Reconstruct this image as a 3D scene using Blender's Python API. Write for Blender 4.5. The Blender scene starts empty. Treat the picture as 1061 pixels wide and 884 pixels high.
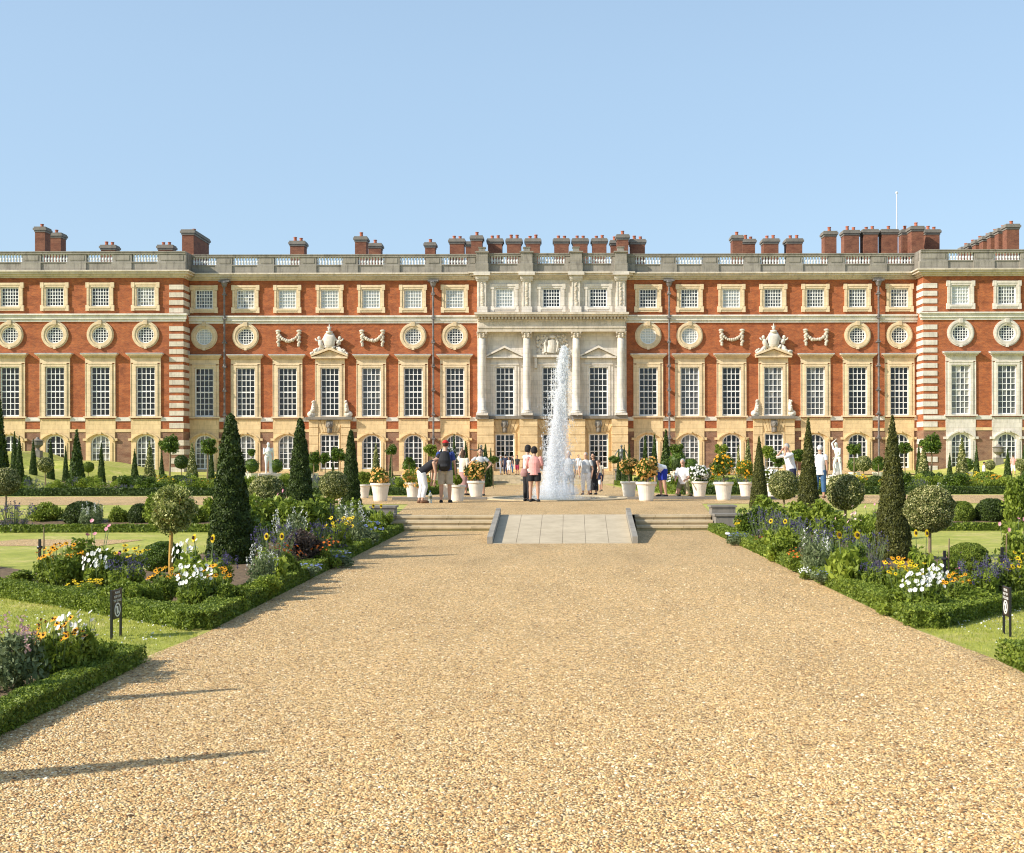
import bpy, math, random
import numpy as np
from mathutils import Vector, Matrix
R = math.radians
random.seed(7)
C = bpy.context.scene.collection
scene = bpy.context.scene
F_PX = 1250.0; VX = 570.0; HY = 473.0; HC = 1.55      # pixel focal length, principal point, eye height

# ------------------------------------------------------------------ mesh builder
class MB:
    def __init__(self): self.V = []; self.F = []; self.v = []; self.n = 0
    def add(self, V, F, v=None):
        V = np.asarray(V, float).reshape(-1, 3)
        if not isinstance(F, np.ndarray):
            by = {}
            for f in F: by.setdefault(len(f), []).append(f)
            Fs = [np.array(x, int) for x in by.values()]
        else: Fs = [F]
        for f in Fs: self.F.append(f + self.n)
        self.V.append(V); self.n += len(V)
        if v is None: v = np.full(len(V), random.random())
        elif np.isscalar(v): v = np.full(len(V), v)
        self.v.append(v)
        return self
    def box(self, x0, x1, y0, y1, z0, z1, v=None):
        V = [(x0,y0,z0),(x1,y0,z0),(x1,y1,z0),(x0,y1,z0),(x0,y0,z1),(x1,y0,z1),(x1,y1,z1),(x0,y1,z1)]
        return self.add(V, [(0,3,2,1),(4,5,6,7),(0,1,5,4),(1,2,6,5),(2,3,7,6),(3,0,4,7)], v)
    def tube(self, pts, rad, n=8, v=None, ell=None):
        """closed tube through pts; rad per point; ell: (side axis, ry list)"""
        pts = [Vector(p) for p in pts]; m = len(pts)
        if np.isscalar(rad): rad = [rad]*m
        V = []
        for i, p in enumerate(pts):
            d = (pts[min(i+1, m-1)] - pts[max(i-1, 0)]).normalized()
            if ell: a = Vector(ell[0]); a = (a - d*a.dot(d)).normalized()
            else:
                a = Vector((0,0,1)) if abs(d.z) < .9 else Vector((1,0,0))
                a = a.cross(d).normalized()
            b = d.cross(a).normalized()
            ry = ell[1][i] if ell else rad[i]
            for k in range(n):
                t = 2*math.pi*k/n
                V.append(p + a*(math.cos(t)*rad[i]) + b*(math.sin(t)*ry))
        F = []
        for i in range(m-1):
            for k in range(n):
                F.append((i*n+k, i*n+(k+1)%n, (i+1)*n+(k+1)%n, (i+1)*n+k))
        F.append(tuple(range(n))[::-1]); F.append(tuple((m-1)*n+k for k in range(n)))
        return self.add([tuple(x) for x in V], F, v)
    def lathe(self, prof, n=12, c=(0,0,0), v=None, ry=1.0):
        V = []; F = []; m = len(prof)
        for r, z in prof:
            for k in range(n):
                t = 2*math.pi*k/n
                V.append((c[0]+r*math.cos(t), c[1]+r*math.sin(t)*ry, c[2]+z))
        for i in range(m-1):
            for k in range(n): F.append((i*n+k, i*n+(k+1)%n, (i+1)*n+(k+1)%n, (i+1)*n+k))
        F.append(tuple(range(n))[::-1]); F.append(tuple((m-1)*n+k for k in range(n)))
        return self.add(V, F, v)
    def ball(self, c, r, n=8, v=None):
        if np.isscalar(r): r = (r, r, r)
        V = []; F = []; m = max(4, n//2+1)
        for i in range(m+1):
            ph = math.pi*i/m
            ph = min(max(ph, .02), math.pi-.02)
            for k in range(n):
                t = 2*math.pi*k/n
                V.append((c[0]+r[0]*math.sin(ph)*math.cos(t), c[1]+r[1]*math.sin(ph)*math.sin(t), c[2]+r[2]*math.cos(ph)))
        for i in range(m):
            for k in range(n): F.append((i*n+k, (i+1)*n+k, (i+1)*n+(k+1)%n, i*n+(k+1)%n))
        F.append(tuple(range(n))); F.append(tuple(m*n+k for k in range(n))[::-1])
        return self.add(V, F, v)
    def prism(self, poly, y0, y1, v=None):
        """polygon in xz extruded along y"""
        n = len(poly)
        V = [(x, y0, z) for x, z in poly] + [(x, y1, z) for x, z in poly]
        F = [tuple(range(n)), tuple(range(n, 2*n))[::-1]] + [(i, n+i, n+(i+1)%n, (i+1)%n) for i in range(n)]
        return self.add(V, F, v)
    def slab(self, poly, z0, z1, v=None):
        n = len(poly)
        V = [(x, y, z0) for x, y in poly] + [(x, y, z1) for x, y in poly]
        F = [tuple(range(n))[::-1], tuple(range(n, 2*n))] + [(i, (i+1)%n, n+(i+1)%n, n+i) for i in range(n)]
        return self.add(V, F, v)
    def mesh(self, name, mat=None, smooth=False):
        me = bpy.data.meshes.new(name)
        V = np.concatenate(self.V); me.vertices.add(len(V)); me.vertices.foreach_set('co', V.ravel().astype(np.float32))
        loops = np.concatenate([f.ravel() for f in self.F])
        tot = np.concatenate([np.full(len(f), f.shape[1]) for f in self.F])
        me.loops.add(len(loops)); me.loops.foreach_set('vertex_index', loops.astype(np.int32))
        me.polygons.add(len(tot)); st = np.concatenate([[0], np.cumsum(tot)[:-1]])
        me.polygons.foreach_set('loop_start', st.astype(np.int32)); me.polygons.foreach_set('loop_total', tot.astype(np.int32))
        at = me.attributes.new('v', 'FLOAT', 'POINT'); at.data.foreach_set('value', np.concatenate(self.v).astype(np.float32))
        me.update(calc_edges=True)
        me.polygons.foreach_set('use_smooth', np.full(len(tot), bool(smooth)))
        if mat: me.materials.append(mat)
        return me
    def build(self, name, mat, parent=None, loc=(0,0,0), smooth=False):
        return put(name, self.mesh(name, mat, smooth), parent, loc)

def put(name, me, parent=None, loc=(0,0,0)):
    o = bpy.data.objects.new(name, me); C.objects.link(o); o.location = loc
    if parent: o.parent = parent
    return o
def tag(o, label, cat, group=None):
    o['label'] = label; o['category'] = cat
    if group: o['group'] = group
    return o
def thing(name, label, cat, loc=(0,0,0), rz=0, group=None):
    o = bpy.data.objects.new(name, None); C.objects.link(o); o.location = loc; o.rotation_euler = (0,0,rz)
    o.empty_display_size = .1
    return tag(o, label, cat, group)
def struct(name, mb, mat, kind='structure', smooth=False):
    o = mb.build(name, mat, None, smooth=smooth); o['kind'] = kind; return o
kids = {}
def dup(o, parent=None, label=None, group=None):
    c = o.copy(); C.objects.link(c)
    if parent: c.parent = parent
    if label: c['label'] = label
    if group: c['group'] = group
    for ch in list(o.children): dup(ch, c)
    return c

# ------------------------------------------------------------------ ground levels
def sm(t): t = min(max(t, 0), 1); return t*t*(3-2*t)
def g(X, Y):
    if Y < 25.4: z = 0
    elif Y < 28.4: z = .29*sm((Y-25.4)/3)
    elif Y < 39: z = .29
    else:
        ks = [(39,.29),(45,.13),(60,-.18),(75,-.40),(94,-.65),(96.6,.05),(112,.15),(5000,.15)]
        for (a, za), (b, zb) in zip(ks, ks[1:]):
            if a <= Y <= b: z = za + (zb-za)*(Y-a)/(b-a); break
    ax = abs(X-.1)
    if Y > 40: z += (1.2*sm((ax-31.5)/7)+.8*sm((ax-41)/2.5))*sm((Y-42)/10)*(1-sm((Y-103)/7))
    return z
def at(px, py):
    """ground point seen at a pixel of the photograph (used to survey the plan)"""
    Y = 4.0; last = None
    while Y < 125:
        X = (px-VX)/F_PX*Y
        y = HY + (HC-g(X, Y))*F_PX/Y
        if y <= py: return X, Y, g(X, Y)
        Y += .05
    return (px-VX)/F_PX*125, 125, .15
def atY(px, Y):
    X = (px-VX)/F_PX*Y; return X, Y, g(X, Y)

# ------------------------------------------------------------------ materials
def newmat(name):
    m = bpy.data.materials.new(name); m.use_nodes = True
    nt = m.node_tree; b = nt.nodes['Principled BSDF']; return m, nt, b
def nd(nt, t, **kw):
    n = nt.nodes.new(t)
    for k, v in kw.items():
        if k in n.inputs: n.inputs[k].default_value = v
        else: setattr(n, k, v)
    return n
def coords(nt, scale=(1,1,1), obj=True):
    tc = nd(nt, 'ShaderNodeTexCoord'); mp = nd(nt, 'ShaderNodeMapping'); mp.inputs['Scale'].default_value = scale
    nt.links.new(tc.outputs['Object' if obj else 'Generated'], mp.inputs['Vector']); return mp.outputs['Vector']
def noise(nt, vec, sc, det=4, rough=.6):
    n = nd(nt, 'ShaderNodeTexNoise'); n.inputs['Scale'].default_value = sc; n.inputs['Detail'].default_value = det
    n.inputs['Roughness'].default_value = rough; nt.links.new(vec, n.inputs['Vector']); return n.outputs['Fac']
def ramp(nt, fac, stops):
    r = nd(nt, 'ShaderNodeValToRGB'); e = r.color_ramp.elements
    while len(e) < len(stops): e.new(.5)
    for el, (p, c) in zip(e, stops): el.position = p; el.color = (*c, 1)
    nt.links.new(fac, r.inputs['Fac']); return r.outputs['Color']
def mix(nt, f, a, b, mode='MIX'):
    n = nd(nt, 'ShaderNodeMix'); n.data_type = 'RGBA'; n.blend_type = mode
    for s, i in ((f, 0), (a, 6), (b, 7)):
        if hasattr(s, 'is_linked'): nt.links.new(s, n.inputs[i])
        elif i == 0: n.inputs[0].default_value = s
        else: n.inputs[i].default_value = (*s, 1)
    return n.outputs[2]
def bump(nt, b, h, strength=.5, dist=.02):
    n = nd(nt, 'ShaderNodeBump'); n.inputs['Strength'].default_value = strength; n.inputs['Distance'].default_value = dist
    nt.links.new(h, n.inputs['Height']); nt.links.new(n.outputs['Normal'], b.inputs['Normal'])
def attr(nt, name='v'):
    a = nd(nt, 'ShaderNodeAttribute'); a.attribute_name = name; return a.outputs['Fac']
def col3(c, k): return tuple(min(x*k, 1) for x in c)
def plain(name, c, rough=.6, var=.15, sc=6, bs=.2, bd=.01, metal=0, spec=None):
    m, nt, b = newmat(name); v = coords(nt)
    f = noise(nt, v, sc); nt.links.new(ramp(nt, f, [(.3, col3(c, 1-var)), (.7, col3(c, 1+var))]), b.inputs['Base Color'])
    b.inputs['Roughness'].default_value = rough; b.inputs['Metallic'].default_value = metal
    if bs: bump(nt, b, noise(nt, v, sc*6), bs, bd)
    return m
def stone(name, c, stain=(.25,.22,.18), amt=.35, sc=1.2):
    """weathered ashlar: block tone, streaky dirt, grain"""
    m, nt, b = newmat(name); v = coords(nt)
    f = noise(nt, v, sc, 5); base = ramp(nt, f, [(.3, col3(c, .86)), (.7, col3(c, 1.1))])
    blk = nd(nt, 'ShaderNodeTexBrick'); blk.inputs['Scale'].default_value = 1
    blk.inputs['Brick Width'].default_value = 1.1; blk.inputs['Row Height'].default_value = .42; blk.inputs['Mortar Size'].default_value = .012
    blk.inputs['Color1'].default_value = (1,1,1,1); blk.inputs['Color2'].default_value = (.86,.86,.84,1); blk.inputs['Mortar'].default_value = (.7,.68,.62,1)
    sx = nd(nt, 'ShaderNodeSeparateXYZ'); cx = nd(nt, 'ShaderNodeCombineXYZ'); nt.links.new(v, sx.inputs[0])
    ad = nd(nt, 'ShaderNodeMath'); nt.links.new(sx.outputs['X'], ad.inputs[0]); nt.links.new(sx.outputs['Y'], ad.inputs[1])
    nt.links.new(ad.outputs[0], cx.inputs['X']); nt.links.new(sx.outputs['Z'], cx.inputs['Y']); nt.links.new(cx.outputs[0], blk.inputs['Vector'])
    base = mix(nt, 1.0, base, blk.outputs['Color'], 'MULTIPLY')
    vs = coords(nt, (3.0, 3.0, .5)); s = noise(nt, vs, 1.0, 6, .7)
    st = ramp(nt, s, [(.5, (0,0,0)), (.75, (amt,)*3)])
    base = mix(nt, st, base, stain)
    nt.links.new(base, b.inputs['Base Color']); b.inputs['Roughness'].default_value = .85
    bump(nt, b, noise(nt, v, 9, 5), .35, .02)
    return m
def brick(name, c1, c2, mort=(.42,.30,.2)):
    m, nt, b = newmat(name); v = coords(nt)
    sx = nd(nt, 'ShaderNodeSeparateXYZ'); cx = nd(nt, 'ShaderNodeCombineXYZ'); nt.links.new(v, sx.inputs[0])
    ad = nd(nt, 'ShaderNodeMath'); nt.links.new(sx.outputs['X'], ad.inputs[0]); nt.links.new(sx.outputs['Y'], ad.inputs[1])
    nt.links.new(ad.outputs[0], cx.inputs['X']); nt.links.new(sx.outputs['Z'], cx.inputs['Y'])
    bk = nd(nt, 'ShaderNodeTexBrick'); bk.inputs['Scale'].default_value = 1; bk.inputs['Brick Width'].default_value = .23
    bk.inputs['Row Height'].default_value = .075; bk.inputs['Mortar Size'].default_value = .008; bk.inputs['Bias'].default_value = 0
    bk.inputs['Color1'].default_value = (*c1, 1); bk.inputs['Color2'].default_value = (*c2, 1); bk.inputs['Mortar'].default_value = (*mort, 1)
    nt.links.new(cx.outputs[0], bk.inputs['Vector'])
    f = noise(nt, coords(nt, (1,1,2.2)), .9, 7, .72); t = ramp(nt, f, [(.3, (.55,.50,.48)), (.5, (1,1,1)), (.72, (1.28,1.36,1.25))])
    base = mix(nt, 1.0, bk.outputs['Color'], t, 'MULTIPLY')
    pale = noise(nt, coords(nt, (1,1,5)), 1.3, 8, .8); pf = ramp(nt, pale, [(.64, (0,0,0)), (.8, (.55,)*3)])
    base = mix(nt, pf, base, (.50,.34,.22))
    dark = noise(nt, coords(nt, (2.2,2.2,4)), 2.0, 6, .8); df = ramp(nt, dark, [(.58, (0,0,0)), (.78, (.5,)*3)])
    base = mix(nt, df, base, (.13,.055,.035))
    soot = noise(nt, coords(nt, (.5,.5,1.6)), .7, 7, .75); sf = ramp(nt, soot, [(.5, (0,0,0)), (.72, (.5,)*3)]); base = mix(nt, sf, base, (.19,.045,.02))
    nt.links.new(base, b.inputs['Base Color']); b.inputs['Roughness'].default_value = .9
    bump(nt, b, noise(nt, v, 12, 5), .5, .03)
    return m
def leafmat(name, c0, c1, trans=.25, rough=.55, c2=None):
    m, nt, b = newmat(name)
    a = attr(nt)
    stops = [(0, c0), (1, c1)] if c2 is None else [(0, c0), (.6, c1), (.85, c2)]
    base = ramp(nt, a, stops)
    f = noise(nt, coords(nt), 5, 3); base = mix(nt, 1.0, base, ramp(nt, f, [(.3, (.75,.78,.72)), (.7, (1.18,1.15,1.1))]), 'MULTIPLY')
    nt.links.new(base, b.inputs['Base Color']); b.inputs['Roughness'].default_value = rough
    b.inputs['Specular IOR Level'].default_value = .3
    tr = nd(nt, 'ShaderNodeBsdfTranslucent'); nt.links.new(base, tr.inputs['Color'])
    ms = nd(nt, 'ShaderNodeMixShader'); ms.inputs[0].default_value = trans
    nt.links.new(b.outputs[0], ms.inputs[1]); nt.links.new(tr.outputs[0], ms.inputs[2])
    nt.links.new(ms.outputs[0], nt.nodes['Material Output'].inputs['Surface'])
    return m

M = {}
M['brick'] = brick('red_brick', (.45,.105,.025), (.29,.062,.019), (.36,.20,.10))
M['brown_brick'] = brick('brown_brick', (.27,.13,.075), (.2,.09,.055), (.34,.26,.18))
M['chim_brick'] = brick('chimney_brick', (.24,.082,.042), (.16,.052,.03), (.25,.14,.08))
M['yellow'] = stone('golden_stone', (.78,.58,.32), stain=(.34,.23,.12), amt=.5)
M['honey'] = stone('honey_stone', (.80,.635,.42), stain=(.33,.25,.15), amt=.5)
M['cream'] = stone('cream_stone', (.69,.605,.49), stain=(.2,.17,.13), amt=.6)
M['pale'] = stone('pale_stone', (.75,.685,.60), stain=(.30,.27,.23), amt=.6)
M['white_stone'] = stone('white_stone', (.80,.76,.68), stain=(.35,.31,.26), amt=.4)
M['parapet'] = stone('parapet_stone', (.33,.30,.25), stain=(.09,.08,.07), amt=.8)
M['grey'] = stone('weathered_grey_stone', (.24,.215,.18), stain=(.09,.085,.075), amt=.6)
M['step'] = stone('step_stone', (.58,.47,.30), stain=(.2,.15,.09), amt=.6, sc=2.2)
M['lead'] = plain('lead', (.24,.26,.30), .5, .2, 3)
M['pipe'] = plain('pipe_paint', (.16,.145,.14), .5, .5, 3)
M['white'] = plain('white_paint', (.84,.84,.82), .5, .05, 5, 0)
M['baluster'] = plain('baluster_stone', (.70,.70,.69), .8, .2, 3)
M['terracotta'] = plain('terracotta', (.40,.12,.06), .8, .3, 3)
M['marble'] = plain('marble', (.80,.78,.73), .55, .08, 3)
M['bronze'] = plain('bronze', (.13,.14,.13), .45, .3, 6, metal=.5)
M['pot'] = plain('pot_paint', (.78,.71,.60), .6, .10, 2.5)
M['black'] = plain('black_paint', (.015,.015,.017), .4, .2, 6, 0)
M['signface'] = plain('sign_face', (.045,.028,.02), .45, .1, 6, 0)
M['signwhite'] = plain('sign_lettering', (.75,.74,.70), .5, .03, 6, 0)
M['letter'] = plain('carved_letter', (.52,.46,.36), .9, .1, 6, 0)
M['skin'] = plain('skin', (.52,.30,.20), .5, .06, 6, .05)
M['skin_tan'] = plain('skin_tanned', (.40,.21,.13), .5, .06, 6, .05)
def cloth(n, c): 
    M[n] = plain(n, c, .85, .12, 14, .3, .006); return M[n]
for n, c in dict(c_black=(.014,.014,.017), c_white=(.78,.78,.78), c_blue=(.03,.06,.25), c_beige=(.45,.39,.30), c_pink=(.78,.36,.32),
                 c_dustypink=(.42,.24,.22), c_grey=(.32,.34,.37), c_palegrey=(.52,.53,.53), c_red=(.55,.02,.02), c_navy=(.02,.025,.06),
                 c_royal=(.01,.03,.32), c_khaki=(.20,.19,.10), c_denim=(.05,.13,.26), c_cream=(.72,.64,.50), c_darkred=(.33,.02,.06),
                 hair_black=(.012,.010,.010), hair_brown=(.06,.03,.015), hair_grey=(.38,.37,.35), hair_white=(.68,.67,.64), shoe=(.02,.02,.02),
                 sandal=(.16,.08,.04)).items(): cloth(n, c)
# foliage
M['yew'] = leafmat('yew_needles', (.022,.042,.008), (.085,.125,.020), .12)
M['yew2'] = leafmat('yew_olive_needles', (.045,.055,.012), (.15,.15,.034), .12)
M['yew_far'] = leafmat('yew_far_needles', (.03,.055,.010), (.09,.135,.024), .1)
M['box'] = leafmat('box_leaves', (.08,.13,.015), (.29,.36,.05), .28)
M['holly'] = leafmat('variegated_leaves', (.06,.085,.018), (.20,.22,.06), .15, .45, (.60,.56,.27))
M['golden'] = leafmat('golden_leaves', (.10,.13,.03), (.32,.36,.08), .3, .5, (.66,.64,.28))
M['leaf'] = leafmat('green_leaves', (.09,.14,.015), (.33,.41,.055), .34)
M['bright'] = leafmat('bright_leaves', (.14,.21,.02), (.40,.47,.07), .38)
M['bay'] = leafmat('bay_leaves', (.04,.08,.012), (.17,.25,.03), .22, .4)
M['greyleaf'] = leafmat('grey_leaves', (.11,.15,.06), (.30,.36,.18), .3)
M['bronzeleaf'] = leafmat('bronze_leaves', (.05,.04,.035), (.15,.11,.09), .25)
M['lavender'] = leafmat('lavender_stems', (.09,.08,.08), (.21,.18,.23), .25)
M['stem'] = plain('stem', (.12,.17,.05), .7, .2, 8, 0)
M['bark'] = plain('bark', (.22,.16,.09), .9, .3, 20)
M['goldbark'] = plain('ochre_bark', (.46,.27,.06), .9, .3, 14)
def petal(n, c, c2): M[n] = leafmat(n, c, c2, .25, .6)
petal('p_white', (.74,.74,.76), (.86,.86,.84)); petal('p_orange', (.80,.32,.012), (.86,.48,.02)); petal('p_yellow', (.84,.58,.015), (.88,.68,.03))
petal('p_pink', (.62,.34,.36), (.80,.60,.58)); petal('p_purple', (.05,.04,.12), (.13,.10,.27)); petal('p_blue', (.16,.2,.48), (.3,.36,.65))
petal('p_red', (.62,.10,.015), (.75,.24,.03)); petal('p_apricot', (.78,.38,.07), (.88,.58,.22)); petal('p_rose', (.75,.22,.38), (.85,.45,.5))
M['disc'] = plain('flower_centre', (.05,.022,.01), .9, .3, 30, 0)

# gravel
def gravel_mat():
    m, nt, b = newmat('gravel'); v = coords(nt)
    vo = nd(nt, 'ShaderNodeTexVoronoi'); vo.inputs['Scale'].default_value = 78; nt.links.new(v, vo.inputs['Vector'])
    sc = nd(nt, 'ShaderNodeSeparateColor'); nt.links.new(vo.outputs['Color'], sc.inputs[0])
    base = ramp(nt, sc.outputs[0], [(0,(.15,.085,.035)),(.14,(.46,.265,.10)),(.42,(.68,.435,.18)),(.78,(.80,.56,.26)),(1,(.88,.74,.46))])
    big = noise(nt, coords(nt, (1.4,.45,1)), .9, 7, .7); base = mix(nt, 1.0, base, ramp(nt, big, [(.3,(.80,.78,.76)),(.5,(1,1,1)),(.7,(1.12,1.11,1.1))]), 'MULTIPLY')
    md = noise(nt, v, 17, 5, .8); base = mix(nt, 1.0, base, ramp(nt, md, [(.33,(.62,.57,.52)),(.5,(1,1,1)),(.65,(1.12,1.12,1.12))]), 'MULTIPLY')
    nt.links.new(base, b.inputs['Base Color']); b.inputs['Roughness'].default_value = .85
    inv = nd(nt, 'ShaderNodeMath', operation='MULTIPLY_ADD'); nt.links.new(vo.outputs['Distance'], inv.inputs[0]); inv.inputs[1].default_value = -1; inv.inputs[2].default_value = 1
    ad = nd(nt, 'ShaderNodeMath', operation='ADD'); nt.links.new(inv.outputs[0], ad.inputs[0]); nt.links.new(sc.outputs[1], ad.inputs[1])
    bump(nt, b, ad.outputs[0], .95, .014)
    return m
M['gravel'] = gravel_mat()
def pebble_mat():
    m, nt, b = newmat('pebbles'); a = attr(nt)
    base = ramp(nt, a, [(0,(.10,.06,.03)),(.14,(.40,.21,.075)),(.42,(.66,.42,.17)),(.8,(.80,.57,.27)),(1,(.90,.80,.58))])
    nt.links.new(base, b.inputs['Base Color']); b.inputs['Roughness'].default_value = .7
    return m
M['pebble'] = pebble_mat()
def lawn_mat():
    m, nt, b = newmat('lawn'); v = coords(nt)
    f = noise(nt, v, .9, 7, .75); f2 = noise(nt, v, 5, 6, .85); f3 = noise(nt, coords(nt, (1,1,1)), 90, 3, .7)
    base = ramp(nt, f, [(.30,(.31,.35,.045)),(.5,(.45,.46,.085)),(.68,(.66,.54,.22))])
    base = mix(nt, 1.0, base, ramp(nt, f2, [(.3,(.6,.66,.6)),(.68,(1.25,1.22,1.15))]), 'MULTIPLY')
    base = mix(nt, 1.0, base, ramp(nt, f3, [(.3,(.7,.7,.7)),(.65,(1.25,1.22,1.2))]), 'MULTIPLY')
    nt.links.new(base, b.inputs['Base Color']); b.inputs['Roughness'].default_value = .9
    bump(nt, b, f3, .8, .02)
    return m
M['lawn'] = lawn_mat()
M['grass'] = leafmat('grass_blades', (.28,.33,.04), (.52,.53,.10), .38, .6, (.74,.60,.30))
M['soil'] = plain('soil', (.20,.135,.075), .95, .4, 14, .8, .04)
def ramp_mat():
    m, nt, b = newmat('ramp_paving'); v = coords(nt)
    f = noise(nt, v, 2.5, 6, .7); base = ramp(nt, f, [(.3,(.44,.36,.24)),(.7,(.62,.52,.36))])
    w = nd(nt, 'ShaderNodeTexWave'); w.bands_direction = 'Y'; w.inputs['Scale'].default_value = 2.2; w.inputs['Distortion'].default_value = .6
    nt.links.new(v, w.inputs['Vector']); base = mix(nt, 1.0, base, ramp(nt, w.outputs['Fac'], [(0,(.82,.81,.79)),(.25,(1,1,1))]), 'MULTIPLY')
    nt.links.new(base, b.inputs['Base Color']); b.inputs['Roughness'].default_value = .9; bump(nt, b, w.outputs['Fac'], .4, .02)
    return m
M['ramp'] = ramp_mat()
def glass_mat(name, c0, c1, rough=.06):
    m, nt, b = newmat(name); a = attr(nt); oi = nd(nt, 'ShaderNodeObjectInfo')
    nt.links.new(mix(nt, 1.0, ramp(nt, a, [(0, c0), (1, c1)]), ramp(nt, oi.outputs['Random'], [(0,(.5,.55,.6)),(.7,(1,1,1)),(1,(2.6,2.5,2.3))] if c1[0] < .4 else [(0,(.8,.82,.85)),(1,(1.1,1.08,1.05))]), 'MULTIPLY'), b.inputs['Base Color'])
    b.inputs['Roughness'].default_value = rough; b.inputs['Specular IOR Level'].default_value = .6
    return m
M['glass'] = glass_mat('dark_glass', (.004,.005,.006), (.035,.034,.032))
M['glass_mid'] = glass_mat('curtained_glass', (.06,.065,.07), (.30,.29,.26), .12)
M['blind'] = glass_mat('blind_behind_glass', (.50,.53,.52), (.66,.68,.66), .15)
def water_mat(name, alpha, c=(.93,.95,.97)):
    m, nt, b = newmat(name); b.inputs['Base Color'].default_value = (*c, 1); b.inputs['Roughness'].default_value = .25
    b.inputs['Alpha'].default_value = alpha; b.inputs['Subsurface Weight'].default_value = 0
    tr = nd(nt, 'ShaderNodeBsdfTranslucent', Color=(*c, 1)); ms = nd(nt, 'ShaderNodeMixShader'); ms.inputs[0].default_value = .45
    nt.links.new(b.outputs[0], ms.inputs[1]); nt.links.new(tr.outputs[0], ms.inputs[2])
    tp = nd(nt, 'ShaderNodeBsdfTransparent'); m2 = nd(nt, 'ShaderNodeMixShader'); m2.inputs[0].default_value = alpha; b.inputs['Alpha'].default_value = 1
    nt.links.new(tp.outputs[0], m2.inputs[1]); nt.links.new(ms.outputs[0], m2.inputs[2]); nt.links.new(m2.outputs[0], nt.nodes['Material Output'].inputs['Surface'])
    return m
M['spray'] = water_mat('spray_drops', .30)
M['foam'] = water_mat('white_water', .5)
mm, ntm, bm_ = newmat('fine_spray'); ntm.nodes.remove(bm_); vp = nd(ntm, 'ShaderNodeVolumePrincipled'); vp.inputs['Color'].default_value = (.97,.98,1,1); vp.inputs['Density'].default_value = 1.3; vp.inputs['Anisotropy'].default_value = 0
ntm.links.new(vp.outputs[0], ntm.nodes['Material Output'].inputs['Volume']); M['mist'] = mm
mw, ntw, bw = newmat('pool_water'); bw.inputs['Base Color'].default_value = (.10,.14,.13,1); bw.inputs['Roughness'].default_value = .08
bump(ntw, bw, noise(ntw, coords(ntw), 8, 4), .5, .03); M['water'] = mw

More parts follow.
